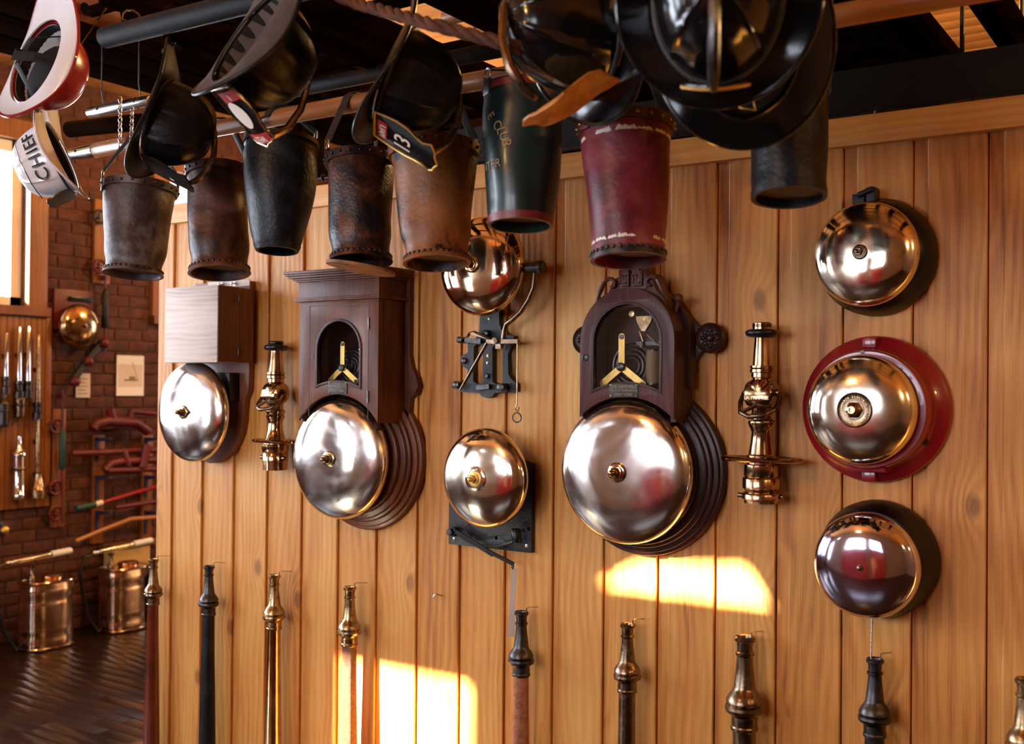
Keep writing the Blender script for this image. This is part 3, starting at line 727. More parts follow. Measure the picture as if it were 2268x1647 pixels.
cr.box(CX-.020, CX+.028, -.08, -.025, cz+.03, cz+.085)
cr.prism([(CX-.105, cz-.055), (CX-.09, cz-.03), (CX-.07, cz-.012), (CX-.055, cz+.022), (CX-.035, cz+.03), (CX+.04, cz+.03), (CX+.06, cz+.022), (CX+.072, cz-.012), (CX+.092, cz-.03), (CX+.105, cz-.055)], (0, -.112, 0), (1, 0, 0), (0, 0, 1), (0, .08, 0))
crest = obj('crest', cr, M['mahog'], t, bevel=.0025)
gk = MB()
for x0, m in ((CX-.018, 1), (CX+.020, -1)):
    y = -.127
    for (a, b, c_, e) in ((-.013, .013, .040, .044), (-.013, -.009, .006, .044), (-.013, .011, .006, .010), (.007, .011, .006, .030), (-.003, .011, .026, .030), (-.003, .001, .018, .030)):
        p, q = sorted((m*a, m*b)); gk.box(x0+p, x0+q, y, -.118, cz+c_, cz+e)
obj('greek_key', gk, M['mahog'], crest)
sc2 = MB()
for m in (-1, 1):
    c0 = Vector((CX+m*.058, -.118, cz+.006))
    sc2.tube([c0+Vector((m*(.022-.0035*k*.8)*math.cos(k*.62+.6), 0, (.022-.0035*k*.8)*math.sin(k*.62+.6))) for k in range(8)], .0055, 6)
    sc2.tube([c0+Vector((m*.02, 0, .01)), c0+Vector((m*.034, 0, -.015)), c0+Vector((m*.046, .002, -.045))], [.006, .007, .004], 6)
obj('scroll', sc2, M['mahog'], crest)
kb = MB()
for m in (-1, 1): kb.ball((CX+m*.118, -.075, 1.836), .0125, 12, 8).cyl((CX+m*.112, -.075, 1.80), (CX+m*.117, -.075, 1.828), .006, 8)
obj('finial_ball', kb, M['mahog'], t)
movement(t, -1.375, 1.655, .105, 1.08, [(-1.292, 1.612, .085, .021), (-1.247, 1.612, .085, .021)], M['coil'])
obj('cross_bar', MB().box(-1.335, -1.235, -.10, -.092, 1.712, 1.722).cyl((-1.315, -.105, 1.705), (-1.315, -.105, 1.722), .006, 8), M['gunmetal'], t)
tr = MB().prism([(-1.340, 1.790), (-1.290, 1.790), (-1.297, 1.772), (-1.312, 1.750), (-1.322, 1.750), (-1.335, 1.772)], (0, -.095, 0), (1, 0, 0), (0, 0, 1), (0, .012, 0))
for sx_ in (-1.352, -1.29): tr.lathe([(.008, 0), (.008, .004), (0, .005)], (sx_, -.092, 1.797), AX, 12)
tr.cyl((-1.325, -.1, 1.75), (-1.308, -.1, 1.705), .0028, 6).cyl((-1.302, -.1, 1.742), (-1.262, -.1, 1.708), .0028, 6)
obj('release_catch', tr, M['agedbrass'], t)
dome(t, X, Z, R, d, h, M['bellnickel'], 3.0); boss(t, X, Z, d+h, M['brass'], 1.25)
maker_plate(t, CX-.005, 1.592, dF, .084, .036, ['THE GAMEWELL', 'FIRE ALARM TELEGRAPH CO', 'NEW YORK'], [(.0105, .0102), (0, .0066), (-.0105, .0102)])

# --- coppery gong with an open iron striker frame
X, Z, R, d, h = -1.839, 1.950, .145, .095, .055
t = thing('striker_bell', 'coppery gong above an open black iron striker frame, pull ring hanging', 'bell', (X, 0, Z))
fo = [(375, 700), (500, 700), (500, 790), (515, 840), (545, 872), (600, 880), (590, 915), (558, 1000), (560, 1130), (575, 1160), (612, 1195), (612, 1250), (470, 1256), (455, 1280), (420, 1291), (385, 1280), (370, 1256), (240, 1250), (236, 1200), (285, 1150), (292, 1105), (262, 1080), (240, 1045), (250, 1010), (292, 990), (292, 925), (300, 905), (345, 895), (368, 850)]
fh = [[(332, 950), (350, 935), (375, 935), (393, 955), (393, 1180), (378, 1196), (350, 1196), (328, 1180)], [(455, 955), (475, 935), (505, 935), (523, 955), (523, 1180), (508, 1198), (475, 1198), (455, 1180)]]
cv = lambda l: [(lambda p: (p.x, p.z))(at(940+x/2.994, 450+y/2.994, -.02)) for x, y in l]
obj('iron_frame', MB().prism([cv(fo)]+[cv(x) for x in fh], (0, -.004, 0), (1, 0, 0), (0, 0, 1), (0, -.020, 0)), M['iron'], t, bevel=.003)
zp = lambda x, y, Y=-.03: at(940+x/2.994, 450+y/2.994, Y)
fx = MB()
for x, y, r, l in ((425, 865, .011, .02), (265, 1045, .010, .006), (420, 1145, .008, .006), (540, 1222, .013, .03), (230, 1205, .012, .02), (275, 908, .010, .035)):
    p = zp(x, y, -.024); fx.lathe([(r, 0), (r, l), (r*.7, l+.002), (0, l+.002)], p, AX, 14)
fx.bar(zp(275, 908, -.05), zp(380, 915, -.05), .014, .014).bar(zp(350, 1222, -.03), zp(440, 1215, -.03), .02, .014)
obj('stud', fx, M['gunmetal'], t)
sb = MB()
for x, y in ((430, 762), (420, 1058), (422, 1010)): p = zp(x, y, -.024); screw(sb, p.x, -p.y, p.z, .0055)
obj('screw', sb, M['brass'], t)
stem(t, X, Z, 0, .10, M['iron'], .03)
ar = MB().tube([zp(730, 450, -.085), zp(722, 560, -.085), zp(690, 640, -.082), zp(640, 720, -.075), zp(590, 765, -.068), zp(543, 800, -.062), zp(530, 850, -.06), zp(523, 905, -.058)], [.006, .0065, .007, .007, .0072, .0075, .008, .009], 10)
obj('hammer_arm', ar, M['bronze'], t)
obj('hammer_head', MB().lathe([(.012, 0), (.012, .012), (.016, .013), (.016, .052), (.012, .054)], zp(660, 430, -.085), (1, 0, 0), 16).lathe([(.02, .05), (.02, .062), (.016, .066)], zp(660, 430, -.085), (1, 0, 0), 16), M['gunmetal'], t)
lv = MB().bar(zp(415, 918, -.062), zp(625, 915, -.062), .012, .012).bar(zp(310, 860, -.055), zp(440, 900, -.055), .007, .007).tube([zp(285, 885, -.055), zp(300, 862, -.055), zp(330, 852, -.055), zp(440, 900, -.06)], .0042, 8)
lv.cyl(zp(415, 925, -.066), zp(240, 1235, -.058), .0055, 10).lathe([(.010, 0), (.010, .01), (0, .011)], zp(475, 912, -.068), AX, 12).bar(zp(480, 945, -.05), zp(515, 945, -.05), .016, .018)
obj('lever', lv, M['bronze'], t)
pr = MB().tube([zp(612, 915, -.06), zp(618, 940, -.06), zp(614, 1330, -.058), zp(602, 1365, -.058), zp(622, 1380, -.058), zp(628, 1352, -.058)], .0019, 6)
obj('pull_wire', pr, M['agedbrass'], t)
obj('pull_ring', MB().torus(zp(613, 1420, -.056), (.35, 1, 0), .0145, .0022, 24, 6), M['gunmetal'], t)
tx = MB(); p = zp(395, 780, -.0245); text_on(tx, 'U2', .016, p, (0, 0, -1), (1, 0, 0)); obj('cast_mark', tx, M['iron'], t)
dome(t, X, Z, R, d, h, M['bellcopper'], 2.4); boss(t, X, Z, d+h, M['brass'], 1.15)

# --- brass gong on a square black plate with a lever and paper strap
X, Z, R, d, h = -1.819, 1.335, .145, .097, .055
t = thing('plate_bell', 'brass gong on a square black iron plate with a long pull lever', 'bell', (X, 0, Z))
pl = MB().prism([[(-2.013, 1.117), (-1.712, 1.117), (-1.712, 1.376), (-1.80, 1.40), (-2.013, 1.40)], circ(-1.722, 1.186, .006, 0, 2*PI, 12)[:-1], circ(-1.836, 1.150, .005, 0, 2*PI, 12)[:-1]], (0, -.001, 0), (1, 0, 0), (0, 0, 1), (0, -.018, 0))
obj('iron_plate', pl, M['iron'], t, bevel=.0015)
zq = lambda x, y, Y=-.035: at(940+x/2.891, 930+y/2.891, Y)
sb = MB()
for x, y in ((190, 760), (655, 805)): p = zq(x, y, -.019); screw(sb, p.x, -p.y, p.z, .006)
obj('screw', sb, M['steel'], t)
stem(t, X, Z, .019, .10, M['iron'], .03)
obj('pivot', MB().lathe([(.016, 0), (.016, .02), (.012, .022), (.011, .034), (0, .036)], zq(200, 710, -.019), AX, 6), M['iron'], t)
obj('pull_lever', MB().bar(zq(205, 715, -.045), zq(440, 860, -.045), .006, .014).bar(zq(400, 835, -.05), zq(572, 922, -.05), .005, .011), M['black'], t)
obj('hammer_arm', MB().tube([zq(205, 720, -.038), zq(290, 780, -.038), zq(380, 810, -.040), zq(480, 808, -.042), zq(560, 785, -.045), zq(590, 770, -.045)], [.005, .005, .0045, .0045, .005, .006], 8), M['black'], t)
obj('hammer_head', MB().lathe([(.014, 0), (.015, .004), (.015, .036), (.012, .04)], zq(593, 782, -.045), (-.12, 0, 1), 14), M['black'], t)
obj('spring', MB().tube([zq(290, 665, -.03), zq(262, 690, -.03), zq(275, 720, -.03), zq(300, 745, -.03)], .002, 6), M['gunmetal'], t)
obj('hook', MB().tube([zq(565, 915, -.05), zq(572, 935, -.052), zq(566, 955, -.052), zq(560, 945, -.05), zq(562, 925, -.05)], .002, 6), M['gunmetal'], t)
a, b_ = zq(572, 950, -.05), zq(556, 1385, -.05)
obj('paper_strap', MB().obox((a+b_)/2, (b_-a)/2, (.0075, .004, 0), (0, .0006, 0)), M['paper'], t)
dome(t, X, Z, R, d, h, M['bellbrass'], 2.5)
obj('collar', MB().lathe([(.036, -.004), (.036, .001), (.033, .003), (.020, .003)], (X, -d-h, Z), AX, 36), M['bellbrass'], t); boss(t, X, Z, d+h, M['gold'], 1.1)

# --- three bells at the right end
X, Z, R, d, h = -0.736, 1.920, .124, .085, .052
t = thing('tarnished_bell', 'brass gong with dark tarnish, topmost of three at the right end', 'bell', (X, 0, Z))
obj('mount', MB().lathe([(.142, .001), (.142, .022), (.134, .040), (.125, .072), (.115, .08)], (X+.004, 0, Z), AX, 64), M['black'], t)
mt = MB().box(X-.045, X-.015, -.05, -.012, Z+.128, Z+.152).box(X-.01, X+.012, -.055, -.012, Z+.13, Z+.165).cyl((X-.03, -.05, Z+.148), (X+.008, -.055, Z+.16), .008, 8)
obj('striker_housing', mt, M['iron'], t, bevel=.003)
dome(t, X, Z, R, d, h, M['belltarnish'], 2.5); boss(t, X, Z, d+h, M['bronze'], .85)

X, Z, R, d, h = -0.739, 1.553, .129, .102, .060
t = thing('red_bell', 'brass gong on a broad stepped red base, middle of three', 'bell', (X, 0, Z))
obj('red_base', MB().lathe([(.177, .001), (.1775, .012), (.175, .018), (.150, .034), (.146, .04), (.143, .072), (.140, .082), (.137, .088), (.130, .088), (.12, .09)], (X+.004, 0, Z), AX, 96), M['redpaint'], t, ang=28)
lg = MB().box(X-.016, X+.016, -.045, -.012, Z+.148, Z+.172).box(X-.016, X+.016, -.045, -.012, Z-.174, Z-.148).prism([(X-.05, Z-.148), (X+.05, Z-.148), (X+.035, Z-.118), (X-.035, Z-.118)], (0, -.072, 0), (1, 0, 0), (0, 0, 1), (0, .05, 0))
obj('lug', lg, M['redpaint'], t, bevel=.003)
obj('conduit_hole', MB().cyl((X+.125, -.045, Z-.07), (X+.131, -.052, Z-.073), .009, 14), M['dark'], t)
sb = MB(); screw(sb, X-.004, .088, Z+.136, .005); obj('screw', sb, M['gunmetal'], t)
dome(t, X, Z, R, d, h, M['bellbrass'], 2.5)
rb = obj('name_ring', MB().lathe([(.041, -.005), (.041, .002), (.039, .0035), (.0375, .0025), (.023, .0025), (.022, .004), (.018, .004)], (X, -d-h, Z), AX, 48), M['bronze'], t)
tm = MB(); s_ = 'SCHWARZE ELECTRIC CO. ADRIAN MICH. '
for k, ch in enumerate(s_):
    if ch == ' ': continue
    a = PI*1.05-2*PI*k/len(s_); c0 = Vector((X+.030*math.cos(a), -d-h-.0030, Z+.030*math.sin(a)))
    text_on(tm, ch, .0068, c0, (math.sin(a), 0, -math.cos(a)), (math.cos(a), 0, math.sin(a)))
obj('lettering', tm, M['letter_brass'], rb, ang=10)
obj('boss_nut', MB().lathe([(.020, 0), (.020, .006), (.014, .010), (.0135, .016), (.010, .018)], (X, -d-h-.003, Z), AX, 6).lathe([(.0085, .018), (.0085, .024), (.006, .024), (.006, .019), (0, .019)], (X, -d-h-.003, Z), AX, 16), M['brass'], t)

X, Z, R, d, h = -0.725, 1.190, .124, .105, .054
t = thing('polished_bell', 'mirror polished gong on a black base, lowest of three, with bead pull chain', 'bell', (X, 0, Z))
obj('mount', MB().lathe([(.141, .001), (.141, .028), (.138, .034), (.128, .088), (.12, .10), (.10, .102)], (X+.002, 0, Z+.004), AX, 64), M['black'], t)
dome(t, X, Z, R, d, h, M['bellsky'], 2.5); boss(t, X, Z, d+h, M['bronze'], 1.0, 'dot')
pc = MB(); a, b_ = at(1932, 1366, -.07), at(1929, 1462, -.06)
for k in range(26): pc.ball(a.lerp(b_, k/25), .0024, 8, 6)
pc.cyl(a, b_, .0007, 5)
obj('pull_chain', pc, M['steel'], t)

# ================================================================== HOSE NOZZLES
def playpipe_prof(s=1.0, big=1.0):
    P = [(.012, -.012), (.0145, -.002), (.018, 0), (.0205, -.003), (.0205, -.009), (.0165, -.013), (.0155, -.020), (.0155, -.030), (.0185, -.032), (.0185, -.037), (.0155, -.040), (.0165, -.055), (.0215, -.100), (.0235, -.106), (.030, -.114), (.0355, -.124), (.0365, -.130), (.033, -.134), (.0375, -.137), (.0385, -.143), (.0365, -.149), (.029, -.154), (.0255, -.158), (.0255, -.166), (.0255, -.176), (.027, -.179), (.027, -.184), (.0245, -.187)]
    return [(r*s*big, z*s) for r, z in P]
PIPES = [(340, 1237, .92, 'bronze', 'strapwood', 'playpipe with glossy red-brown barrel, leftmost along the bottom of the boards'),
         (463, 1252, .95, 'gunmetal', 'lea_black', 'matte black playpipe under the pale box bell'),
         (608, 1272, 1.0, 'agedbrass', 'copper', 'brass playpipe with smooth copper barrel, under the first shut-off nozzle'),
         (775, 1298, 1.02, 'agedbrass', 'cordwrap', 'brass playpipe with cord wound barrel, below the walnut cased gong'),
         (1155, 1353, 1.0, 'gunmetal', 'wrap', 'dark bronze playpipe with salmon canvas barrel, beside the paper strap'),
         (1390, 1380, 1.0, 'bronze', 'bronze', 'bronze playpipe below the arched gong'),
         (1650, 1408, 1.28, 'bronze', 'bronze', 'thick bronze playpipe, below the second shut-off nozzle'),
         (1938, 1457, 1.0, 'gunmetal', 'gunmetal', 'black playpipe under the bead pull chain'),
         (2270, 1501, 1.05, 'agedbrass', 'copper', 'playpipe cut off at the right edge of the boards')]
for u, v, s, m1, m2, lab in PIPES:
    p = at(u, v, -.055)
    t = thing('playpipe', lab, 'nozzle', p, 'hose playpipes hung along the foot of the boards')
    obj('nozzle_tip', MB().lathe(playpipe_prof(s), p, (0, 0, 1), 32), M[m1], t, ang=24)
    zb = .22-p.z
    o = obj('barrel', MB().lathe([(.0225*s, -.186*s), (.0235*s, -.30*s), (.028*s, -.5*s), (.033*s, zb)], p, (0, 0, 1), 28), M[m2], t)
    obj('coupling', MB().lathe([(.034*s, zb+.03), (.040*s, zb+.025), (.042*s, zb), (.040*s, zb-.05), (.034*s, zb-.055)], p, (0, 0, 1), 28).bar(p+Vector((-.06, 0, zb-.01)), p+Vector((.06, 0, zb-.01)), .012, .014), M[m1], t)
    q = p+Vector((.010*s, .012, 0))
    hk = MB().tube([q+Vector((.0, 0, -.016)), q+Vector((0, 0, .008)), q+Vector((.004, .008, .010)), Vector((q.x+.012, -.001, q.z+.006))], .0018, 6)
    tag(obj('wire_hook', hk, M['steel']), 'bent wire nail holding the rim of the '+lab.split(',')[0].split(' below')[0].split(' under')[0].split(' beside')[0].split(' cut')[0], 'hook', 'bent nails in the pine boards')
hp = [at(960, 1325, -.02), at(961, 1318, -.02), at(966, 1315, -.018), at(979, 1319, -.001)]
tag(obj('wire_hook', MB().tube(hp, .0018, 6), M['steel']), 'empty bent wire nail between two playpipes, holding nothing', 'hook', 'bent nails in the pine boards')

def shutoff(label, u, pts, k, text, disc, body_y):
    """pts: (half width px, y px) down the axis; k metres per pixel; px are photograph measurements turned to metres"""
    p = at(u, pts[0][1], -.065)
    t = thing('shutoff_nozzle', label, 'nozzle', p, 'brass shut-off nozzles on the boards')
    y0 = pts[0][1]; Zf = lambda y: -(y-y0)*k
    prof = [(r*k, Zf(y)) for r, y in pts]
    obj('barrel', MB().lathe(prof, p, (0, 0, 1), 36), M['brass'], t, ang=42)
    b0, b1, br = body_y
    obj('valve_body', MB().lathe([(br*k*.86, -br*k*1.0), (br*k, -br*k*.8), (br*k, br*k*.8), (br*k*.86, br*k*1.0)], p+Vector((0, 0, Zf((b0+b1)/2))), (1, 0, 0), 32), M['brass'], t, ang=42)
    o = obj('name_pad', MB().box(p.x-br*k*.8, p.x+br*k*.8, p.y-br*k*1.04, p.y-br*k*.8, p.z+Zf(b1)+.012, p.z+Zf(b1)+.027), M['brass'], t, bevel=.002)
    tx = MB(); text_on(tx, text, .0125, (p.x, p.y-br*k*1.045, p.z+Zf(b1)+.0195), (1, 0, 0), (0, 0, 1)); obj('lettering', tx, M['letter_brass'], o, ang=10)
    zc = p.z+Zf((b0+b1)/2); bx = br*k*1.28
    hd = MB().cyl((p.x-bx, p.y, zc+.004), (p.x+bx, p.y, zc+.004), .009, 14)
    hd.tube([(p.x-bx, p.y, zc+.004), (p.x-bx*1.08, p.y-.018, zc-.02), (p.x-bx*.8, p.y-.05, zc-.045), (p.x-.01, p.y-.062, zc-.056), (p.x+bx*.6, p.y-.055, zc-.052), (p.x+bx*1.05, p.y-.03, zc-.036), (p.x+bx*1.12, p.y-.01, zc-.015), (p.x+bx, p.y, zc+.004)], .0065, 10)
    hd.tube([(p.x-bx*.62, p.y-.054, zc-.044), (p.x, p.y-.048, zc-.030), (p.x+bx*.85, p.y-.036, zc-.030)], .005, 8)
    obj('bail_handle', hd, M['bronze'], t)
    dz, dr = disc
    zd = p.z+Zf(dz); ring = [Vector((p.x+dr*k*math.cos(a)*(1.0), p.y+dr*k*.42*math.sin(a), zd)) for a in [2*PI*q/36 for q in range(36)]]
    hw = MB().tube(ring, .0065, 8, True); hw.box(p.x-dr*k, p.x+dr*k, p.y-.012, p.y+.012, zd-.004, zd+.004)
    obj('hand_ring', hw, M['brass'], t)
    bt = pts[0]
    rb_ = MB()
    return t, p, Zf, k
k2 = .454/400
N2 = [(21, 716), (21, 740), (16, 741), (16.5, 750), (20.5, 809), (26.5, 810), (26.5, 814), (24, 816), (26.5, 818), (26.5, 824), (23.5, 826), (23.5, 835), (20, 838), (27, 846), (30, 856), (30, 890), (25, 900), (22, 906), (22, 928), (29, 932), (30, 936), (27, 944), (24, 950), (21.5, 957), (24, 980), (28, 1005), (32, 1008), (32, 1027), (37, 1029), (38, 1052), (36, 1055), (39, 1057), (40.5, 1060), (40.5, 1080), (36, 1084), (35, 1088), (40, 1091), (41.5, 1094), (41.5, 1104), (37, 1107), (37, 1113)]
t, p, Zf, k = shutoff('brass shut-off nozzle with black rubber tip between the arched gong and red bell', 1688, N2, k2, 'LA FRANCE', (1017, 88), (847, 898, 31))
obj('bumper', MB().lathe([(10*k, Zf(714)), (18*k, Zf(714)), (21*k, Zf(718)), (21*k, Zf(725)), (17*k, Zf(729)), (30*k, Zf(729.5)), (36*k, Zf(733)), (37*k, Zf(738)), (34*k, Zf(744)), (24*k, Zf(747)), (16*k, Zf(748))], p, (0, 0, 1), 36), M['rubber'], t, ang=60)
lg = MB().cyl(p+Vector((-49*k, -.01, Zf(1098))), p+Vector((-38*k, -.01, Zf(1098))), .007, 10).cyl(p+Vector((38*k, .01, Zf(1098))), p+Vector((47*k, .01, Zf(1098))), .006, 10)
obj('lug', lg, M['bronze'], t)
k1 = .435/285
N1 = [(13, 757), (13, 778), (13.5, 782), (17.5, 824), (20.5, 825), (20.5, 828), (18, 830), (20.5, 832), (20.5, 837), (18, 839), (18, 846), (15, 848), (20, 853), (23, 858), (23, 882), (18, 890), (16.5, 894), (16.5, 906), (21, 909), (21, 913), (18, 918), (21, 921), (20, 926), (17, 930), (16, 938), (18, 955), (22.5, 972), (25, 975), (25, 983), (29.5, 985), (29.5, 998), (27, 1001), (28.5, 1003), (28.5, 1020), (27, 1021), (27, 1040)]
t, p, Zf, k = shutoff('brass shut-off nozzle with black rubber tip between the pale box bell and walnut case', 612, N1, k1, 'LA FRANCE', (977, 62), (852, 888, 23.5))
obj('bumper', MB().lathe([(7*k, Zf(755)), (14*k, Zf(755)), (16*k, Zf(757)), (16*k, Zf(761)), (14*k, Zf(763)), (24*k, Zf(764)), (26.5*k, Zf(767)), (26.5*k, Zf(771)), (24*k, Zf(775)), (13*k, Zf(777))], p, (0, 0, 1), 36), M['rubber'], t, ang=60)
lg = MB().cyl(p+Vector((-37*k, -.01, Zf(1013))), p+Vector((-28*k, -.01, Zf(1013))), .007, 10).cyl(p+Vector((28*k, -.01, Zf(1013))), p+Vector((37*k, -.01, Zf(1013))), .007, 10)
obj('lug', lg, M['bronze'], t)
# armoured cable along the top of the trim
cb = []
for u, v in ((690, 397), (800, 384), (1063, 355), (1260, 330), (1480, 303), (1840, 262), (1950, 248), (2050, 240), (2160, 222), (2230, 214), (2268, 220)): cb.append(at(u, v, .005))
cb.append(at(2400, 240, .02)); t_ = MB()
pts = []
for a, b_ in zip(cb, cb[1:]):
    n = max(2, int((b_-a).length/.006))
    pts += [a.lerp(b_, k/n) for k in range(n)]
t_.tube(pts, [.0075 if k % 2 else .0060 for k in range(len(pts))], 8)
t = thing('armoured_cable', 'ribbed metal cable running along the top of the pine trim', 'cable', pts[0])
obj('sheath', t_, M['gunmetal'], t)
cl = MB()
for u, v in ((716, 394), (1941, 249)): cl.torus(at(u, v, .005), (1, 0, .1), .0095, .0035, 14, 6)
obj('tie', cl, M['bluesteel'], t)

# ================================================================== OVERHEAD: LADDERS, POLES, ROPE
PY, PZ = -.63, 2.312            # the long pole that carries the buckets
def ladder(label, xs, z, y0, y1, hgt, wd, rungs, mat='ladder', rr=.017):
    t = thing('ladder', label, 'ladder', ((xs[0]+xs[1])/2, y0, z), 'old ladders laid flat overhead')
    for x in xs: obj('rail', MB().box(x-wd/2, x+wd/2, y0, y1, z, z+hgt), M[mat], t, bevel=.004)
    n = int((y1-y0)/rungs)
    for k in range(n):
        y = y0+rungs*(k+.5)
        obj('rung', MB().cyl((xs[0]+wd*.4, y, z+hgt/2), (xs[1]-wd*.4, y, z+hgt/2), rr, 10), M[mat], t)
    return t
t = thing('trussed_ladder', 'dark trussed ladder with a red steel end plate, overhead at far left', 'ladder', (-3.0, -.75, 2.69), 'old ladders laid flat overhead')
for x in (-3.02, -2.72):
    obj('rail', MB().box(x-.025, x+.025, -.75, 2.6, 2.80, 2.835), M['ladder'], t, bevel=.004)
    obj('rail', MB().box(x-.025, x+.025, -.75, 2.6, 2.69, 2.725), M['ladder'], t, bevel=.004)
    bl = MB()
    for k in range(9): bl.box(x-.02, x+.02, -.6+.36*k, -.52+.36*k, 2.723, 2.802)
    for q in islands(bl): obj1('truss_block', q, M['ladder'], t)
for k in range(9): obj('rung', MB().cyl((-3.0, -.6+.36*k, 2.76), (-2.54, -.6+.36*k, 2.76), .018, 10), M['ladder'], t)
pl = [(-.75, 2.72), (-.52, 2.72), (-.49, 2.76), (-.50, 2.805), (-.75, 2.805)]
hole_ = [(-.62+.020*math.cos(a), 2.763+.020*math.sin(a)) for a in [2*PI*k/16 for k in range(16)]]
obj('red_plate', MB().prism([pl, hole_], (-3.02+.027, 0, 0), (0, 1, 0), (0, 0, 1), (.005, 0, 0)), M['dullred'], t)
for k in range(9): obj('bolt', MB().lathe([(.010, 0), (.009, .004), (.005, .006), (0, .006)], (-2.994, -.45+.13*k, 2.708 if k % 2 else 2.817), (1, 0, 0), 10), M['steel'], t)
for y in (.42, 1.05, 1.95):
    for x in (-3.02, -2.52): obj('packer', MB().box(x-.03, x+.03, y-.03, y+.03, 2.488, 2.69), M['ladder'], t)
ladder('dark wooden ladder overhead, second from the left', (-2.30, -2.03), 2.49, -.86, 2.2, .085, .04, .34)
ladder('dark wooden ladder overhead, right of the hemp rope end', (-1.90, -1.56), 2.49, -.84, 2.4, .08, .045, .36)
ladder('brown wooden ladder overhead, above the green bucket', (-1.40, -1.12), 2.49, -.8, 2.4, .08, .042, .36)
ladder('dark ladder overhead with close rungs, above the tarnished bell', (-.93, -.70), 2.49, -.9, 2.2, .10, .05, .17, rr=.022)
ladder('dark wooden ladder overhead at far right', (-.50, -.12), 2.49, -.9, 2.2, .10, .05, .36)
# added dark tiers over the ladders, there only to blacken the overhead
t = thing('blackout_deck', 'added dark planks over the ladders, put there to black out the ceiling', 'deck', (-2.9, 0, 2.86))
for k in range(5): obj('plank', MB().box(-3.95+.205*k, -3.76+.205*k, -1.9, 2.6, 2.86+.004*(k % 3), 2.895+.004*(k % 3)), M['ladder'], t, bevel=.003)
t = thing('blackout_deck', 'added dark planks over the ladders, blackening the space above the tarnished bell', 'deck', (-.9, 0, 2.86))  # also added, a dark layer only to deepen the overhead
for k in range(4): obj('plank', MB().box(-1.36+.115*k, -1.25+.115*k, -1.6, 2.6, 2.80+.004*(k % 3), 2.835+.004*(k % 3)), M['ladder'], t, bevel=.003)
# cross bearers hung on rods
for k, y in enumerate((.42, 1.05, 1.95)):
    t = thing('bearer', 'dark cross bearer under the ladders, '+('nearest one', 'middle one', 'farthest one')[k], 'beam', (-1.5, y, 2.405), 'cross bearers that carry the ladders')
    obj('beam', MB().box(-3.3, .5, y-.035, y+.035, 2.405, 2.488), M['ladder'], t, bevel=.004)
    for x, nm in ((-2.7, 'left'), (-1.48, 'middle'), (-.605+(.03 if k else -.02), 'right')):
        t2 = thing('hanging_rod', 'thin iron rod from the ceiling to the '+nm+' of the '+('nearest', 'middle', 'farthest')[k]+' bearer', 'rod', (x, y, 2.488), 'iron rods holding up the bearers')
        obj('rod', MB().cyl((x, y, 2.488), (x, y, ZC), .006, 8), M['iron'], t2)
        obj('turnbuckle', MB().lathe([(.006, -.05), (.014, -.03), (.015, .0), (.014, .03), (.006, .05)], (x, y, 2.98+.08*k), (0, 0, 1), 10), M['iron'], t2)

def pole(name, label, a, b_, r, mat, cat='pole', ferrule=None, ends=True):
    a = Vector(a); b_ = Vector(b_); t = thing(name, label, cat, a)
    d = (b_-a).normalized(); f0 = a+d*(ferrule or 0)
    obj('shaft', MB().lathe([(r*.85, 0), (r, r*.2), (r, (b_-f0).length-r*.2), (r*.85, (b_-f0).length)], f0, d, 24), M[mat], t)
    if ferrule:
        obj('ferrule', MB().lathe([(r*.72, 0), (r*.98, ferrule*.9), (r*1.04, ferrule), (r*.9, ferrule+.004)], a, d, 24), M['steel'], t)
        obj('rivet', MB().ball(a+d*ferrule*.55+Vector((0, -r*.85, r*.1)), .005, 8, 5), M['gunmetal'], t)
    return t
pole('pike_pole', 'long ash pole with steel ferrule from which the leather buckets hang', (-3.085, PY, PZ), (.60, PY, PZ), .0225, 'ash', ferrule=.17)
p0 = at(230, 84, -.95); p1 = at(520, 12, -.95)
t = pole('iron_pipe', 'thick dark iron pipe with rusty end, overhead near the left helmets', p0, p0+(p1-p0).normalized()*2.6, .027, 'pipe', 'pipe')
for f_ in (.35, .62, .9):
    q = p0+(p1-p0).normalized()*2.6*f_
    obj('hanger', MB().tube([q+Vector((0, .03*math.sin(a), -.03*math.cos(a))) for a in (-2.6, -1.6, 0, 1.6, 2.6)]+[Vector((q.x, q.y, q.z+.07)), Vector((q.x, q.y, ZC))], .004, 6), M['iron'], t)
p0 = at(622, 205, -.36); p1 = at(915, 150, -.36)
t = pole('dark_pole', 'dark pole with dull red end lying just behind the bucket pole', p0, p0+Vector((1.2, 0, 0)), .022, 'pipe')
obj('hanger', MB().tube([Vector((p0.x+.5, p0.y-.024, p0.z)), Vector((p0.x+.5, p0.y, p0.z-.026)), Vector((p0.x+.5, p0.y+.024, p0.z)), Vector((p0.x+.5, p0.y+.003, 2.5)), Vector((p0.x+.5, p0.y-.003, 2.5)), Vector((p0.x+.5, p0.y-.024, p0.z))], .003, 6), M['iron'], t)
obj('red_end', MB().lathe([(.0225, .0), (.0232, .002), (.0232, .055), (.0225, .057)], p0, (1, 0, 0), 20), M['dullred'], t)
p0 = at(985, 40, -.2); t = pole('short_pole', 'light wooden pole end overhead, above the green bucket', p0, p0+Vector((.75, 0, .02)), .023, 'ash')
p0 = at(198, 250, -.5); p1 = at(335, 222, -.5); t = pole('steel_tube', 'bright steel tube overhead behind the two short chains', p0, p1, .017, 'steel', 'tube')
for f_ in (.2, .8):
    q = p0.lerp(p1, f_); obj('hanger', MB().tube([q+Vector((0, .019*math.sin(a), -.019*math.cos(a))) for a in (-2.6, -1.6, 0, 1.6, 2.6)]+[Vector((q.x, q.y, q.z+.06)), Vector((q.x, q.y, 2.70))], .002, 6), M['iron'], t)
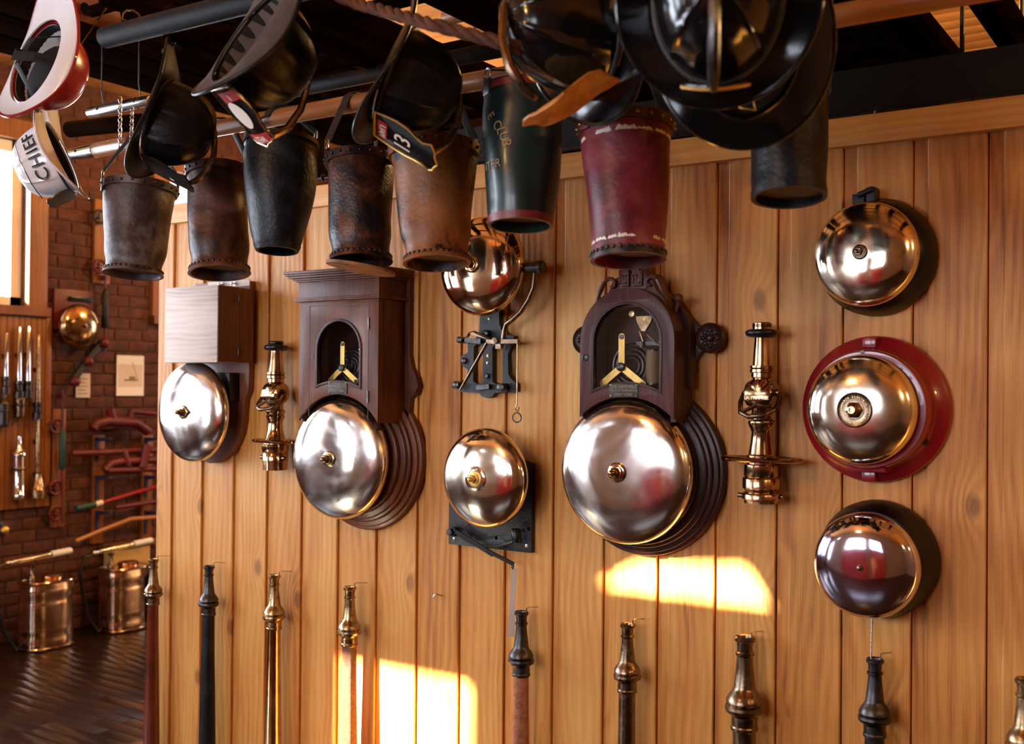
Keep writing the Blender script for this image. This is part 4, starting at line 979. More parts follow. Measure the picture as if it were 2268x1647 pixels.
p0 = at(150, 287, .15); t = pole('square_beam_end', 'dark square block end overhead, right of the white chief helmet', p0, p0+Vector((.5, .1, 0)), .035, 'ladder', 'block')
# rope
def rope(label, pts, r, par=None):
    pts = [Vector(p) for p in pts]; ln = []; 
    for a, b_ in zip(pts, pts[1:]):
        n = max(2, int((b_-a).length/.012)); ln += [a.lerp(b_, k/n) for k in range(n)]
    ln.append(pts[-1])
    t = thing('rope', label, 'rope', pts[0])
    for s in range(3):
        q = []
        for k, p in enumerate(ln):
            d = (ln[min(k+1, len(ln)-1)]-ln[max(k-1, 0)]).normalized(); x = d.orthogonal().normalized(); y = d.cross(x)
            a = k*.75+s*2*PI/3; q.append(p+x*r*.5*math.cos(a)+y*r*.5*math.sin(a))
        obj('strand', MB().tube(q, r*.58, 7), M['rope'], t)
    return t
rope('twisted red-brown hemp rope slung overhead between the ladders', [at(700, -30, -1.08), at(790, 8, -1.05), at(960, 55, -1.12), at(1120, 97, -1.08), at(1260, 130, -.95)], .0125)
rope('thin twisted rope hanging straight down behind the crimson bucket', [at(1472, 60, -.30), at(1470, 262, -.30)], .008)
# chains
for u0, v0, u1, v1, lab in ((266, 215, 266, 337, 'short bright steel chain, left of a pair by the first bucket'), (293, 238, 290, 330, 'short bright steel chain, right of a pair by the first bucket')):
    a, b_ = at(u0, v0, -.655), at(u1, v1, -.655); n = 11
    t = thing('chain', lab, 'chain', a)
    for k in range(n):
        c_ = a.lerp(b_, (k+.5)/n); d = (b_-a).normalized(); s = (Vector((1, 0, 0)) if k % 2 else Vector((0, 1, 0))); hl = (b_-a).length/n*.68
        obj('link', MB().tube([c_+d*hl*math.cos(q)+s*.0055*math.sin(q) for q in [2*PI*j/12 for j in range(12)]], .0017, 5, True), M['steel'], t)

# ================================================================== LEATHER BUCKETS
def bucket(label, top, bot, mat, prof=None, bands=None, rimrow=True, botrow=True, strap=True, tilt_sole=False, rim='self', inner='lea_inner', Y=PY, rh=.022):
    (u0, v0, w0), (u1, v1, w1) = top, bot
    T = at(u0, v0, Y); B = at(u1, v1, Y-.03); rT = w0*depth(T)/F; rB = w1*depth(B)/F
    t = thing('leather_bucket', label, 'bucket', B, 'leather fire buckets hanging in a row')
    ax = T-B; ln = ax.length; ax.normalize()
    rad = prof or (lambda s: rB+(rT-rB)*s)
    sc_ = lambda s: rad(s) if prof is None else prof(s)*(rB+(rT-rB)*s)
    x = Vector((1, 0, 0)); x = (x-ax*x.dot(ax)).normalized(); y = ax.cross(x)
    def P(a, s, dr=0): 
        r = sc_(s)+dr+.0018*math.sin(a*3+s*7+u0)*(1 if 0.1 < s < .9 else .3); return B+ax*(ln*s)+x*r*math.cos(a)+y*r*math.sin(a)
    NA, NS = 56, 30
    sh = MB(); outer = [[P(2*PI*i/NA, j/NS) for i in range(NA)] for j in range(NS+1)]
    inn = [[P(2*PI*i/NA, j/NS, -.006) for i in range(NA)] for j in range(NS, -1, -1)]
    rows = outer+inn; vs = [p for r in rows for p in r]; fs = []
    n = len(rows)
    for j in range(n):
        j2 = (j+1) % n
        for i in range(NA):
            i2 = (i+1) % NA; fs.append((j*NA+i, j*NA+i2, j2*NA+i2, j2*NA+i))
    sh.add(vs, fs); obj('body', sh, mat, t, ang=60)
    fr = .075; dk = MB().lathe([(.001, -.003), (sc_(fr)-.005, -.002), (sc_(fr)-.005, .004), (.001, .004)], B+ax*ln*fr, ax, 40)
    obj('bottom', dk, M[inner], t)
    bm_ = mat if rim == 'self' else M[rim]
    def band(s0, s1, th, name, mm):
        q = MB(); vs = []; NS2 = 4
        rr = [[P(2*PI*i/NA, s0+(s1-s0)*j/NS2, th) for i in range(NA)] for j in range(NS2+1)]+[[P(2*PI*i/NA, s1-(s1-s0)*j/NS2, -.001) for i in range(NA)] for j in range(NS2+1)]
        m = len(rr); f = []
        for j in range(m):
            for i in range(NA):
                f.append((j*NA+i, j*NA+(i+1) % NA, ((j+1) % m)*NA+(i+1) % NA, ((j+1) % m)*NA+i))
        q.add([p for r in rr for p in r], f); return obj(name, q, mm, t, ang=50)
    rb_ = band(1-rh/ln, 1.0, .006, 'rim_band', bm_)
    bb_ = band(0.0, .05, .0022, 'foot_band', bm_) if not bands else None
    for (s0, s1, mm, nm) in bands or []: band(s0, s1, .0012, nm, M[mm])
    def studs(s, nst, r, dr, par, mm):
        o0 = None
        for k in range(nst):
            p = P(2*PI*k/nst, s, dr)
            if (p-CO).dot(p-(B+ax*ln*s)) > .25*(p-CO).length*(p-(B+ax*ln*s)).length: continue
            if o0 is None: o0 = o = obj1('rivet', MB().ball((0, 0, 0), r, 8, 5), mm, None)
            else: o = o0.copy(); COL.objects.link(o)
            o.parent = par; o.location = p-WL[par.name]
    if rimrow: studs(1-rh*.5/ln, 22, .0042, .0065, rb_, M['gunmetal'] if rimrow is True else M[rimrow])
    if botrow: studs(.045, 34, .0042, .002, bb_ or rb_, M['gunmetal'])
    if strap:
        for m in (-1, 1):
            dv = Vector((.5*m, .86*m, 0)); A = T+dv*(rT+.002)
            px = T.x+.10*m*0+.02*m
            ring_c = A+Vector((0, 0, .022))
            lug_ = MB().obox(A+Vector((0, 0, -.004)), Vector((-dv.y, dv.x, 0))*.016, dv*.004, (0, 0, .018))
            obj('tab', lug_, mat, t, bevel=.002)
            obj('strap_ring', MB().torus(ring_c, dv, .0155, .0022, 20, 6), M['steel'], t)
        A0 = T+Vector((-.5, -.86, 0))*(rT+.002)+Vector((0, 0, .034)); A1 = T+Vector((.5, .86, 0))*(rT+.002)+Vector((0, 0, .034))
        R_ = .027; pts = [A0]
        zt = max(PZ, A0.z+.01)
        for k in range(9):
            a = PI-PI*k/8; pts.append(Vector((T.x-.03*math.cos(PI*k/8), PY+R_*math.cos(a), zt+R_*math.sin(a))))
        pts.append(A1)
        obj('strap', MB().tube(pts, .0125, 10, flat=.18, ref=(1, 0, 0)), M['black_leather'], t, ang=60)
    return t, P, ln, ax, B, T, sc_
waist = lambda s: 1+.06*math.exp(-(s/.03)**2)-.05*math.exp(-((s-.12)/.07)**2)+.02*math.exp(-((s-.25)/.1)**2)
barrel = lambda s: 1+.22*math.sin(PI*min(1, max(0, s)))**.8-.04*math.exp(-(s/.05)**2)
bucket('grey-brown leather bucket with flared foot, leftmost in the row', (311, 412, 78), (295, 608, 60), M['lea_grey'], waist)
bucket('red-brown leather bucket, second from left, behind a black helmet', (482, 376, 66), (486, 605, 63), M['lea_red'], waist)
bucket('plain black barrel shaped leather bucket', (624, 312, 76), (614, 556, 47), M['lea_black'], barrel, rimrow=False, botrow=False, rh=.014)
T4 = bucket('mottled oxblood leather bucket with its sole hanging loose', (798, 350, 74), (799, 580, 65), M['lea_ox'], waist)
bucket('rusty tan leather bucket with black stains under the numbered helmet', (961, 330, 97), (967, 584, 69), M['lea_tan'], waist)
T6 = bucket('dark green leather bucket with red bands and faded gilt lettering', (1160, 200, 87), (1153, 500, 71), M['lea_green'], lambda s: 1+.09*math.sin(PI*min(1, max(0, s)))**.9, bands=[(0.0, .055, 'lea_band', 'red_band'), (.945, 1.0, 'lea_band', 'red_band')], rimrow=False, botrow=False, rh=.001)
T7 = bucket('crimson leather bucket with worn white rings above the arched case', (1386, 275, 102), (1392, 577, 79), M['lea_crim'], lambda s: 1+.03*math.exp(-(s/.05)**2), rim='lea_red', rimrow='agedbrass')
bucket('black-brown leather bucket at right, behind the largest helmets', (1744, 185, 88), (1748, 438, 80), M['lea_black'], lambda s: 1.0, rimrow=False, botrow=False, rh=.02)
# loose sole of the oxblood bucket
t4, P, ln, ax, B, T_, scf = T4
def solefn(i, j):
    a = 2*PI*i; r = (scf(.02)+.010)*(.02+.98*j)
    dx, dy = math.cos(a), math.sin(a)
    return B+Vector((r*dx, r*dy, -.012+.020*(-dx*.5-.5*dy)*j-.010*(1-j)))
sm = MB().grid(solefn, 40, 6, True); n0 = len(sm.v)
sm.grid(lambda i, j: solefn(i, j)+Vector((0, 0, -.007)), 40, 6, True)
for k in range(40): sm.f.append((5*40+k, 5*40+(k+1) % 40, n0+5*40+(k+1) % 40, n0+5*40+k))
obj('loose_sole', sm, M['lea_rawsole'], t4, ang=60)
# gilt lettering on the green bucket and worn rings on the crimson one
t6, P, ln, ax, B, T_, scf = T6
def bend(mb, s_, size, ang0, z0, dirv):
    """letters laid on the bucket wall; ang0, z0 centre of the word; dirv turns the baseline"""
    vs, fs = text_flat(s_, size, .0002)
    c, sn = math.cos(dirv), math.sin(dirv)
    out = []
    for p in vs:
        X_, Z_ = p.x*c-p.y*sn, p.x*sn+p.y*c
        s = z0+Z_/ln; a = ang0+X_/scf(s); out.append(P(a, s, .0016+p.z))
    mb.add(out, fs)
tx = MB()
view = math.atan2(-(D+PY)-0, -T_.x)            # wall angle that faces the camera
word = 'FIRE CLUB'
for k, ch in enumerate(word):
    if ch == ' ' or k < 3: continue
    q = (k-4)/4.2
    bend(tx, ch, .030, view-.62-.22+.42*math.sin(q*1.2)+.05, .70-.17*q-.02*q*q, -PI*.5+.30-.25*q)
obj('lettering', tx, M['letter_tan'], t6, ang=10, kind='stuff'); tx = MB()
bend(tx, 'NTER .', .026, view-.86, .385, 0)
obj('lettering', tx, M['letter_tan'], t6, ang=10, kind='stuff')
t7, P, ln, ax, B, T_, scf = T7
random.seed(3)
for nm, s0, h_ in (('worn_ring', .845, .010), ('worn_ring', .105, .009)):
    q = MB(); view = math.atan2(-(D+PY), -T_.x); a = view-1.35
    while a < view+1.1:
        w_ = random.uniform(.18, .5); hh = h_*random.uniform(.6, 1)/ln
        if random.random() < .8:
            n = 9
            rows = [[P(a+w_*i/n, s0+random.uniform(-.004, .004), .0008) for i in range(n+1)], [P(a+w_*i/n, s0+hh*random.uniform(.6, 1.2)*(.35 if i in (0, n) else 1), .0008) for i in range(n+1)]]
            q.add(rows[0]+rows[1], [(i, i+1, n+2+i, n+1+i) for i in range(n)])
        a += w_*random.uniform(1.0, 1.25)
    o = obj(nm, q, M['letter'], t7, ang=60, kind='stuff')

# ================================================================== FIRE HELMETS
def iv(r, u, tt): return (CR*r+CU*u-fw*tt)
def helmet(label, px, Y, front, crown, s=1.0, shell='helmblack', brim='helmblack', inside='dark', plate=None, ridges=8, hang=True, head=(.094, .120), hgt=.15, rear=.235, side=.142, fr=.165, curl=.03, liner=None, centre=None, finial=True):
    C = at(px[0], px[1], Y) if centre is None else Vector(centre)
    f = Vector(front); c = Vector(crown); c.normalize(); f = (f-c*f.dot(c)).normalized(); x = f.cross(c)
    rot = Matrix((x, f, c)).transposed() @ Matrix.Scale(s, 3)
    t = thing('fire_helmet', label, 'helmet', C, 'fire helmets hung by their rear brims', rot)
    hx, hy = head
    def ro(a):
        sy = math.sin(a); ay = fr if sy > 0 else rear
        return side*math.cos(a)*(1-.10*max(0, -sy)**2), ay*sy
    def bz(a, q):
        sy = math.sin(a)
        return -.004-q**1.5*(.045*max(0, -sy)**2+.018*max(0, sy)**2-curl*abs(math.cos(a))**3*.8)
    def bp(a, q, dz=0):
        ox, oy = ro(a); ix, iy = (hx-.001)*math.cos(a), (hy-.001)*math.sin(a)
        return Vector((ix+(ox-ix)*q, iy+(oy-iy)*q, bz(a, q)+dz))
    NA = 72; NQ = 7; vs = []; fs = []
    for lay in (0, -.0045):
        for j in range(NQ+1):
            for i in range(NA): vs.append(bp(2*PI*i/NA, j/NQ, lay))
    o1 = (NQ+1)*NA
    for j in range(NQ):
        for i in range(NA):
            i2 = (i+1) % NA
            fs.append((j*NA+i, j*NA+i2, (j+1)*NA+i2, (j+1)*NA+i)); fs.append((o1+j*NA+i, o1+(j+1)*NA+i, o1+(j+1)*NA+i2, o1+j*NA+i2))
    for i in range(NA):
        i2 = (i+1) % NA; fs.append((NQ*NA+i, NQ*NA+i2, o1+NQ*NA+i2, o1+NQ*NA+i)); fs.append((i, o1+i, o1+i2, i2))
    m = MB(); m.add(vs, fs); obj('brim', m, M[brim], t, local=True, ang=60)
    obj('brim_edge', MB().tube([bp(2*PI*i/NA, 1, -.002) for i in range(NA)], .0042, 8, True), M[shell], t, local=True)
    NT = 16; NC = 96
    def cp(a, tt, off=0):
        k = math.cos(tt)**.75 if tt < PI/2-1e-6 else 0; hz = hgt*math.sin(tt)**1.05
        rid = 0
        if ridges:
            d = (a*ridges/(2*PI)) % 1; d = min(d, 1-d)*(2*PI/ridges); rid = .0055*math.exp(-(d/.05)**2)*(.25+math.sin(tt*1.9)**1 if tt < 1.65 else 0)
        q = 1+(rid+off)/hx
        return Vector((hx*k*math.cos(a)*q, hy*k*math.sin(a)*q, hz+(off if k < .3 else off*.6)+rid*.4*(1-k)))
    vs = []; fs = []
    for lay in (0, -.005):
        for j in range(NT+1):
            tt = PI/2*j/NT*.985
            for i in range(NC): vs.append(cp(2*PI*i/NC, tt, lay))
    o1 = (NT+1)*NC
    for j in range(NT):
        for i in range(NC):
            i2 = (i+1) % NC
            fs.append((j*NC+i, j*NC+i2, (j+1)*NC+i2, (j+1)*NC+i)); fs.append((o1+j*NC+i, o1+(j+1)*NC+i, o1+(j+1)*NC+i2, o1+j*NC+i2))
    for i in range(NC):
        i2 = (i+1) % NC; fs.append((i, o1+i, o1+i2, i2))
    fs.append(tuple(NT*NC+i for i in range(NC))); fs.append(tuple(o1+NT*NC+i for i in reversed(range(NC))))
    m = MB(); m.add(vs, fs); obj('crown', m, M[shell], t, local=True, ang=70)
    # lining just inside the crown and a head band
    def lp(i, j):
        a = 2*PI*i; tt = PI/2*j*.97; k = math.cos(tt)**.75
        rr = .92-.035*math.sin(a*9)**2*(1 if liner else 0); return Vector((hx*k*math.cos(a)*rr, hy*k*math.sin(a)*rr, .002+hgt*.9*math.sin(tt)))
    obj('lining', MB().grid(lp, 72, 10, True), M[liner or inside], t, local=True, ang=80)
    obj('headband', MB().grid(lambda i, j: Vector((hx*.90*math.cos(2*PI*i), hy*.90*math.sin(2*PI*i), .002+.028*j)), 40, 3, True), M['black_leather'], t, local=True)
    obj('hat_band', MB().tube([Vector((hx*1.02*math.cos(2*PI*i/48), hy*1.02*math.sin(2*PI*i/48), .008)) for i in range(48)], .0045, 6, True), M['black_leather'], t, local=True)
    if finial:
        fn = MB().tube([(0, -.02, hgt*1.0), (0, .01, hgt+.010), (0, .05, hgt+.022), (0, .10, hgt+.020), (0, .135, hgt+.002), (0, .150, hgt-.018)], [.006, .008, .0085, .009, .0085, .005], 8)
        obj('finial', fn, M[finial if isinstance(finial, str) else 'bronze'], t, local=True)
    if plate:
        pw, ph, lean = plate.get('w', .062), plate.get('h', .148), plate.get('lean', .03)
        O = [(-.050, 0), (.050, 0), (.055, .02), (.062, .05), (.060, .075), (.050, .095), (.046, .112), (.056, .130), (.040, .140), (.020, .143), (0, .150), (-.020, .143), (-.040, .140), (-.056, .130), (-.046, .112), (-.050, .095), (-.060, .075), (-.062, .05), (-.055, .02)]
        O = [(a*pw/.062, b_*ph/.15) for a, b_ in O]
        def fp(a, z, off=0): return Vector((-a, hy+.010+lean*z/.15+off-a*a*2.2+plate.get('curl', 0)*math.sin(z*40+a*30), .006+z))
        ctr = (0, .07*ph/.15); nO = len(O); vs = []; fs = []
        rings = (1, .75, .5, .25)
        for lay in (0, -.004):
            for q in rings:
                for a, z in O: vs.append(fp(a*q, ctr[1]+(z-ctr[1])*q, lay))
            vs.append(fp(0, ctr[1], lay))
        per = nO*4+1
        for b0 in (0, per):
            for j in range(3):
                for k in range(nO): fs.append((b0+j*nO+k, b0+j*nO+(k+1) % nO, b0+(j+1)*nO+(k+1) % nO, b0+(j+1)*nO+k))
            for k in range(nO): fs.append((b0+3*nO+k, b0+3*nO+(k+1) % nO, b0+4*nO))
        for k in range(nO): fs.append((k, (k+1) % nO, per+(k+1) % nO, per+k))
        m = MB(); m.add(vs, fs); fpo = obj('front_shield', m, M[plate['mat']], t, local=True, ang=60)
        if plate.get('edge'):
            obj('shield_edge', MB().tube([fp(a*.985, ctr[1]+(z-ctr[1])*.985, .001) for a, z in O], .0024, 6, True), M[plate['edge']], fpo, local=True)
        def lay_text(word, size, a0, z0, mat, name='lettering', bg=None):
            if bg:
                w_, h_ = bg; g = MB().grid(lambda i, j: fp(-(a0+(i-.5)*w_), z0+(j-.5)*h_, .0012), 8, 3)
                obj('label_panel', g, M['label_red'], fpo, local=True)
            q, f_ = text_flat(word, size, .0003)
            mb = MB(); mb.add([fp(-(a0+p.x), z0+p.y, .0022+p.z) for p in q], f_)
            for d in (.0008, -.0008): mb.add([fp(-(a0+p.x+d), z0+p.y, .0021+p.z) for p in q], f_)
            obj(name, mb, M[mat], fpo, local=True, ang=10, kind='stuff')
        for tdef in plate.get('text', []): lay_text(*tdef[:5], **(tdef[5] if len(tdef) > 5 else {}))
        if plate.get('oval'):
            g = MB().grid(lambda i, j: fp(.030*j*math.cos(2*PI*i), .066+.034*j*math.sin(2*PI*i), .0014), 28, 4, True)
            obj('oval_panel', g, M['letter'], fpo, local=True)
    # wire hook from the rear brim up to the ladders
    if hang:
        mw = Matrix.Translation(C) @ rot.to_4x4(); tip = mw @ bp(-PI/2, .97, 0)
        if tip.x > -2.5: ty, top, rr = -.95, 2.508, .031       # over the iron pipe
        else: ty, top, rr = -.60, 2.76, .022                    # over a rung of the trussed ladder
        pts = [tip+Vector((0, 0, -.012)), tip+Vector((.012, 0, .004)), tip+Vector((.006, 0, .02)), tip.lerp(Vector((tip.x, ty-rr, top)), .5)]
        pts += [Vector((tip.x, ty-rr*math.cos(q), top+rr*math.sin(q))) for q in (0, .5, 1.0, 1.57, 2.1, 2.7, 3.2, 3.7)]
        inv = mw.inverted(); obj('wire_hook', MB().tube([inv @ p for p in pts], .0024/s, 6), M['agedbrass'], t, local=True)
    return t, bp, cp, rot, C

# white chief's helmet
t, bp, cp, rot, C = helmet('white fire helmet lettered CHIEF on its side, hanging at far left', (134, 347), -.82, iv(.36, -.92, .12), iv(-.90, -.40, .10), .91, 'white', 'white', 'dark', ridges=8, hgt=.140, side=.128, fr=.15, rear=.225, finial=None,
    plate=dict(mat='letter_black', w=.045, h=.085, lean=.016))
def cap_text(word, size, phi0, z0, mat):
    vs, fs = text_flat(word, size, .0003, 1.12); mb = MB()
    for dx in (0, .0012):
        out = []
        for p in vs:
            a = phi0+(p.x+dx)/.113; tt = math.asin(min(.98, (z0+p.y)/.135)); out.append(cp(a, tt, .0062+p.z))
        mb.add(out, fs)
    return obj('lettering', mb, M[mat], t, local=True, ang=10, kind='stuff')
cap_text('CHIEF', .055, PI-.07, .049, 'letter_black')
obj('shell_seam', MB().tube([cp(PI*.5+PI*k/30, .78, .0055) for k in range(31)], .0016, 5), M['bronze'], t, local=True)
# red helmet, white inside, at the frame's left edge
t, bp, cp, rot, C = helmet('red fire helmet showing its white underside and black straps, upper left corner', (84, 138), -.92, iv(-.40, -.90, .10), iv(.53, -.26, -.81), 1.06, 'redpaint', 'white', 'white', ridges=0, hgt=.13, finial=None, side=.135)
cs = MB().tube([(-.08, -.02, .03), (-.05, .0, -.04), (.0, .015, -.065), (.05, .0, -.04), (.08, -.02, .03)], .013, 8, flat=.14, ref=(0, 1, 0)).tube([(-.03, -.10, .05), (-.02, -.05, -.03), (.0, .03, -.05), (.02, .10, .03)], .012, 8, flat=.14, ref=(1, 0, 0))
obj('chin_strap', cs, M['dark'], t, local=True); obj('pad', MB().ball((0, .02, .045), .075, 20, 10, (1, 1.2, .5)), M['dark'], t, local=True)
# black leather helmets, left to right
helmet('black leather helmet seen from the side, hanging on a wire hook by the first bucket', (352, 268), -.88, iv(-.28, -.93, .26), iv(.95, -.28, .0), .95, 'helmblack', 'helmblack', plate=dict(mat='helmblack', w=.058, h=.15, lean=.03, text=[('R', .018, .0, .085, 'letter')]))
helmet('tilted black helmet with grey cloth lining and red labelled shield', (552, 84), -1.12, iv(-.62, -.68, .35), iv(.66, -.50, -.56), 1.0, 'helmblack', 'helmgrey', liner='lining', plate=dict(mat='helmgloss', edge='agedbrass', w=.060, h=.15, lean=.03, text=[('LEW', .022, 0, .128, 'letter', dict(bg=(.085, .026))), ('F', .018, .02, .020, 'letter', dict(bg=(.075, .024)))], oval=True))
helmet('black leather helmet with gilt edged shield numbered 13, over the tan bucket', (872, 170), -.90, iv(-.37, -.88, .34), iv(.92, -.37, .0), .97, 'helmblack', 'helmblack', plate=dict(mat='helmgloss', edge='gold', w=.060, h=.165, lean=.03, text=[('MAU', .022, 0, .024, 'letter', dict(bg=(.068, .024))), ('13', .058, 0, .072, 'letter')]))
helmet('glossy black ribbed helmet with curled tan leather front, over the green bucket', (1300, 60), -.90, iv(.10, -.95, .30), iv(-.80, -.05, .52), 1.12, 'helmgloss', 'helmgloss', hgt=.16, plate=dict(mat='tan_leather', w=.066, h=.15, lean=.055, curl=.011))
helmet('largest glossy black helmet facing out, crown forward, top right of centre', (1590, 0), -1.14, iv(.02, -.98, -.2), iv(-.20, -.12, .95), 1.02, 'helmgloss', 'helmgloss', hgt=.15, fr=.155, rear=.20, side=.15, finial='gunmetal', plate=dict(mat='helmgloss', edge='gold', w=.05, h=.13, lean=.02))
t, bp, cp, rot, C = helmet('open black helmet with a buckled chin strap inside, behind the largest helmet', (1650, 105), -.96, iv(.0, -1, .25), iv(.10, .25, -.93), 1.0, 'helmgloss', 'helmgloss', hgt=.13, fr=.165, rear=.20, side=.15, finial=None)
obj('chin_strap', MB().tube([(-.08, .03, .03), (-.05, .055, .0), (0, .085, -.012), (.05, .055, .0), (.08, .03, .03)], .006, 8, flat=.3).tube([(0, -.05, .06), (0, .02, .02), (0, .075, -.006)], .0055, 8, flat=.3), M['black_leather'], t, local=True)
obj('buckle', MB().torus((0, .088, -.013), (0, .2, 1), .014, .0025, 4, 6, 1.6), M['gold'], t, local=True)
# ================================================================== THINGS ON AND BY THE BRICK WALL
XW = XL+.005
def bx(u, v, off=0): return atX(u, v, XW+off)
# beadboard panel with nozzles under the window
pa, pb = bx(0, 1116), bx(95, 1116)
Y1, Z0_, Z1_ = 1.425, .82, 2.01
t = thing('nozzle_panel', 'orange beadboard panel under the left window, hung with nozzles', 'panel', (XW, 1.1, Z0_))
obj('panel_back', MB().box(XW, XW+.012, .30, Y1, Z0_, Z1_), M['amber'], t)
b0 = None
for k in range(28):
    y = .30+.0402*k
    if b0 is None: b0 = o = obj('bead_board', MB().box(0, .012, .0015, .0387, Z0_, Z1_), M['amber'], t, bevel=.003, org=(XW+.012, y, 0)) if False else obj1('bead_board', MB().box(0, .012, .0015, .0387, 0, Z1_-Z0_), M['amber'], t, True, bevel=.003)
    else: o = b0.copy(); COL.objects.link(o)
    o.location = (.012, y-1.1, 0)
obj('panel_trim', MB().box(XW, XW+.03, Y1-.02, Y1+.02, Z0_, Z1_), M['amber'], t, bevel=.003)
PX = XW+.055
def wallnoz(label, u, v0, v1, r0, r1, mat, lower='bronze', kind='long'):
    a, b_ = atX(u, v0, PX), atX(u, v1, PX); ln = a.z-b_.z
    t = thing('wall_nozzle', label, 'nozzle', b_, 'nozzles clipped to the beadboard panel')
    if kind == 'long':
        obj('tube', MB().lathe([(r1, 0), (r0, ln), (r0*.8, ln+.004)], b_, (0, 0, 1), 18), M[mat], t)
        obj('base', MB().lathe([(r1*1.9, -.09), (r1*1.9, -.05), (r1*1.4, -.045), (r1*1.4, -.01), (r1*1.7, -.005), (r1*1.7, .012), (r1, .014)], b_, (0, 0, 1), 18), M[lower], t)
    else:
        obj('body', MB().lathe([(r1*.9, 0), (r1, .005), (r1, ln*.08), (r1*.93, ln*.09), (r1*.95, ln*.45), (r1*1.05, ln*.46), (r1*1.05, ln*.5), (r1*.95, ln*.51), (r1*.95, ln*.68), (r1*1.15, ln*.70), (r1*1.1, ln*.74), (r1*.7, ln*.80), (r1*.5, ln*.86), (r0, ln*.88), (r0*.7, ln)], b_, (0, 0, 1), 22), M[mat], t)
        obj('strap_ring', MB().torus(b_+Vector((0, 0, ln*.48)), (0, 0, 1), r1*1.15, .006, 22, 6), M['rubber'], t)
    obj('clip', MB().box(XW+.024, PX, b_.y-.008, b_.y+.008, b_.z+ln*.5-.012, b_.z+ln*.5+.012), M['gunmetal'], t)
wallnoz('slim bright nozzle, leftmost of four along the top of the beadboard panel', 13, 738, 838, .010, .014, 'chrome', 'gunmetal')
wallnoz('slim bright nozzle, second of four on the beadboard panel', 42, 724, 848, .011, .016, 'chrome', 'gunmetal')
wallnoz('slim bright nozzle, third of four on the beadboard panel', 62, 722, 848, .011, .016, 'chrome', 'gunmetal')
wallnoz('long dull nozzle, rightmost of four on the beadboard panel', 83, 742, 895, .010, .016, 'agedbrass', 'gunmetal')
wallnoz('short dark nozzle low at the left of the beadboard panel', 7, 872, 945, .018, .032, 'gunmetal', kind='fat')
wallnoz('squat dark brass nozzle in the middle of the beadboard panel', 43, 866, 925, .016, .034, 'bronze', kind='fat')
wallnoz('silver cylinder nozzle with black bands, low on the beadboard panel', 41, 966, 1105, .014, .036, 'chrome', kind='fat')
wallnoz('long brass nozzle with flared foot, low right of the beadboard panel', 82, 905, 1050, .010, .013, 'agedbrass', 'gunmetal')
p = atX(84, 1102, PX+.02); t = thing('brass_cone', 'wide dull brass cone under the long nozzle on the beadboard panel', 'nozzle', p)
obj('cone', MB().lathe([(.046, 0), (.046, .05), (.042, .055), (.030, .10), (.022, .13), (.02, .15)], p, (0, 0, 1), 22), M['agedbrass'], t)
p = atX(0, 1172, XW+.04); t = thing('brass_tap', 'small brass tap on the brickwork at the left edge', 'tap', p)
obj('flange', MB().lathe([(.05, -.035), (.05, -.02), (.03, -.015), (.022, .03)], p, (1, 0, 0), 20), M['gunmetal'], t); obj('knob', MB().ball(p+Vector((.05, 0, 0)), .028, 14, 8), M['gold'], t)
# bell on a red plate
pc_ = (XW+.0, 1.600, 1.985)
t = thing('brick_wall_bell', 'small brass gong on a dark red plate on the brick wall', 'bell', pc_)
obj('red_plate', MB().box(XW, XW+.03, 1.46, 1.745, 1.94, 2.20), M['dullred'], t, bevel=.004)
obj('arm', MB().box(XW+.03, XW+.055, 1.56, 1.73, 2.13, 2.155), M['black'], t, bevel=.004)
obj('post', MB().cyl((XW+.03, 1.6, 1.975), (XW+.075, 1.6, 1.975), .05, 20), M['black'], t)
obj('gong', MB().lathe([(r, y) for r, y in dome_prof(.142, .075, 2.3)], (XW+.075, 1.600, 1.965), (1, 0, 0), 64), M['brass'], t, ang=50)
obj('boss_nut', MB().lathe([(.014, 0), (.012, .012), (0, .016)], (XW+.148, 1.6, 1.965), (1, 0, 0), 14), M['bronze'], t)
# boards with hand wheels and red rods
def valveboard(label, u0, v0, u1, v1, wheels, rod):
    a, b_ = bx(u0, v0), bx(u1, v1); t = thing('valve_board', label, 'board', (XW, a.y, b_.z))
    obj('backing', MB().box(XW, XW+.025, a.y, b_.y, b_.z, a.z), M['amber'], t, bevel=.003)
    for (u, v, mt) in wheels:
        p = bx(u, v, .06)
        hw = MB().torus(p, (1, 0, .0), .042, .009, 22, 8).cyl(p-Vector((.035, 0, 0)), p+Vector((.012, 0, 0)), .014, 12)
        for k in range(4): hw.bar(p, p+Vector((0, math.cos(k*PI/2), math.sin(k*PI/2)))*.042, .008, .008, (1, 0, 0))
        obj1('handwheel', hw, M[mt], t)
    (u, va, vb) = rod
    p, q = bx(u, va, .07), bx(u, vb, .07)
    obj('rod', MB().cyl(p, q, .0085, 10), M['dullred'], t); m_ = p.lerp(q, .45)
    obj('grip', MB().lathe([(.010, -.13), (.020, -.11), (.020, .11), (.010, .13)], m_, (0, 0, 1), 12), M['greenrub'] if v1 > 900 else M['lea_black'], t)
    obj('tie_piece', MB().box(XW+.02, XW+.085, m_.y-.012, m_.y+.012, p.z-.06, p.z-.03), M['dullred'], t)
valveboard('pine board with two hand wheels and a red rod, high on the brick wall', 206, 440, 238, 630, [(221, 480, 'iron'), (221, 590, 'dullred')], (233, 600, 785))
valveboard('pine board with dark red hand wheels and a red rod, low on the brick wall', 112, 905, 138, 1165, [(124, 943, 'dullred'), (123, 1080, 'dullred'), (123, 1136, 'dullred')], (138, 862, 1158))
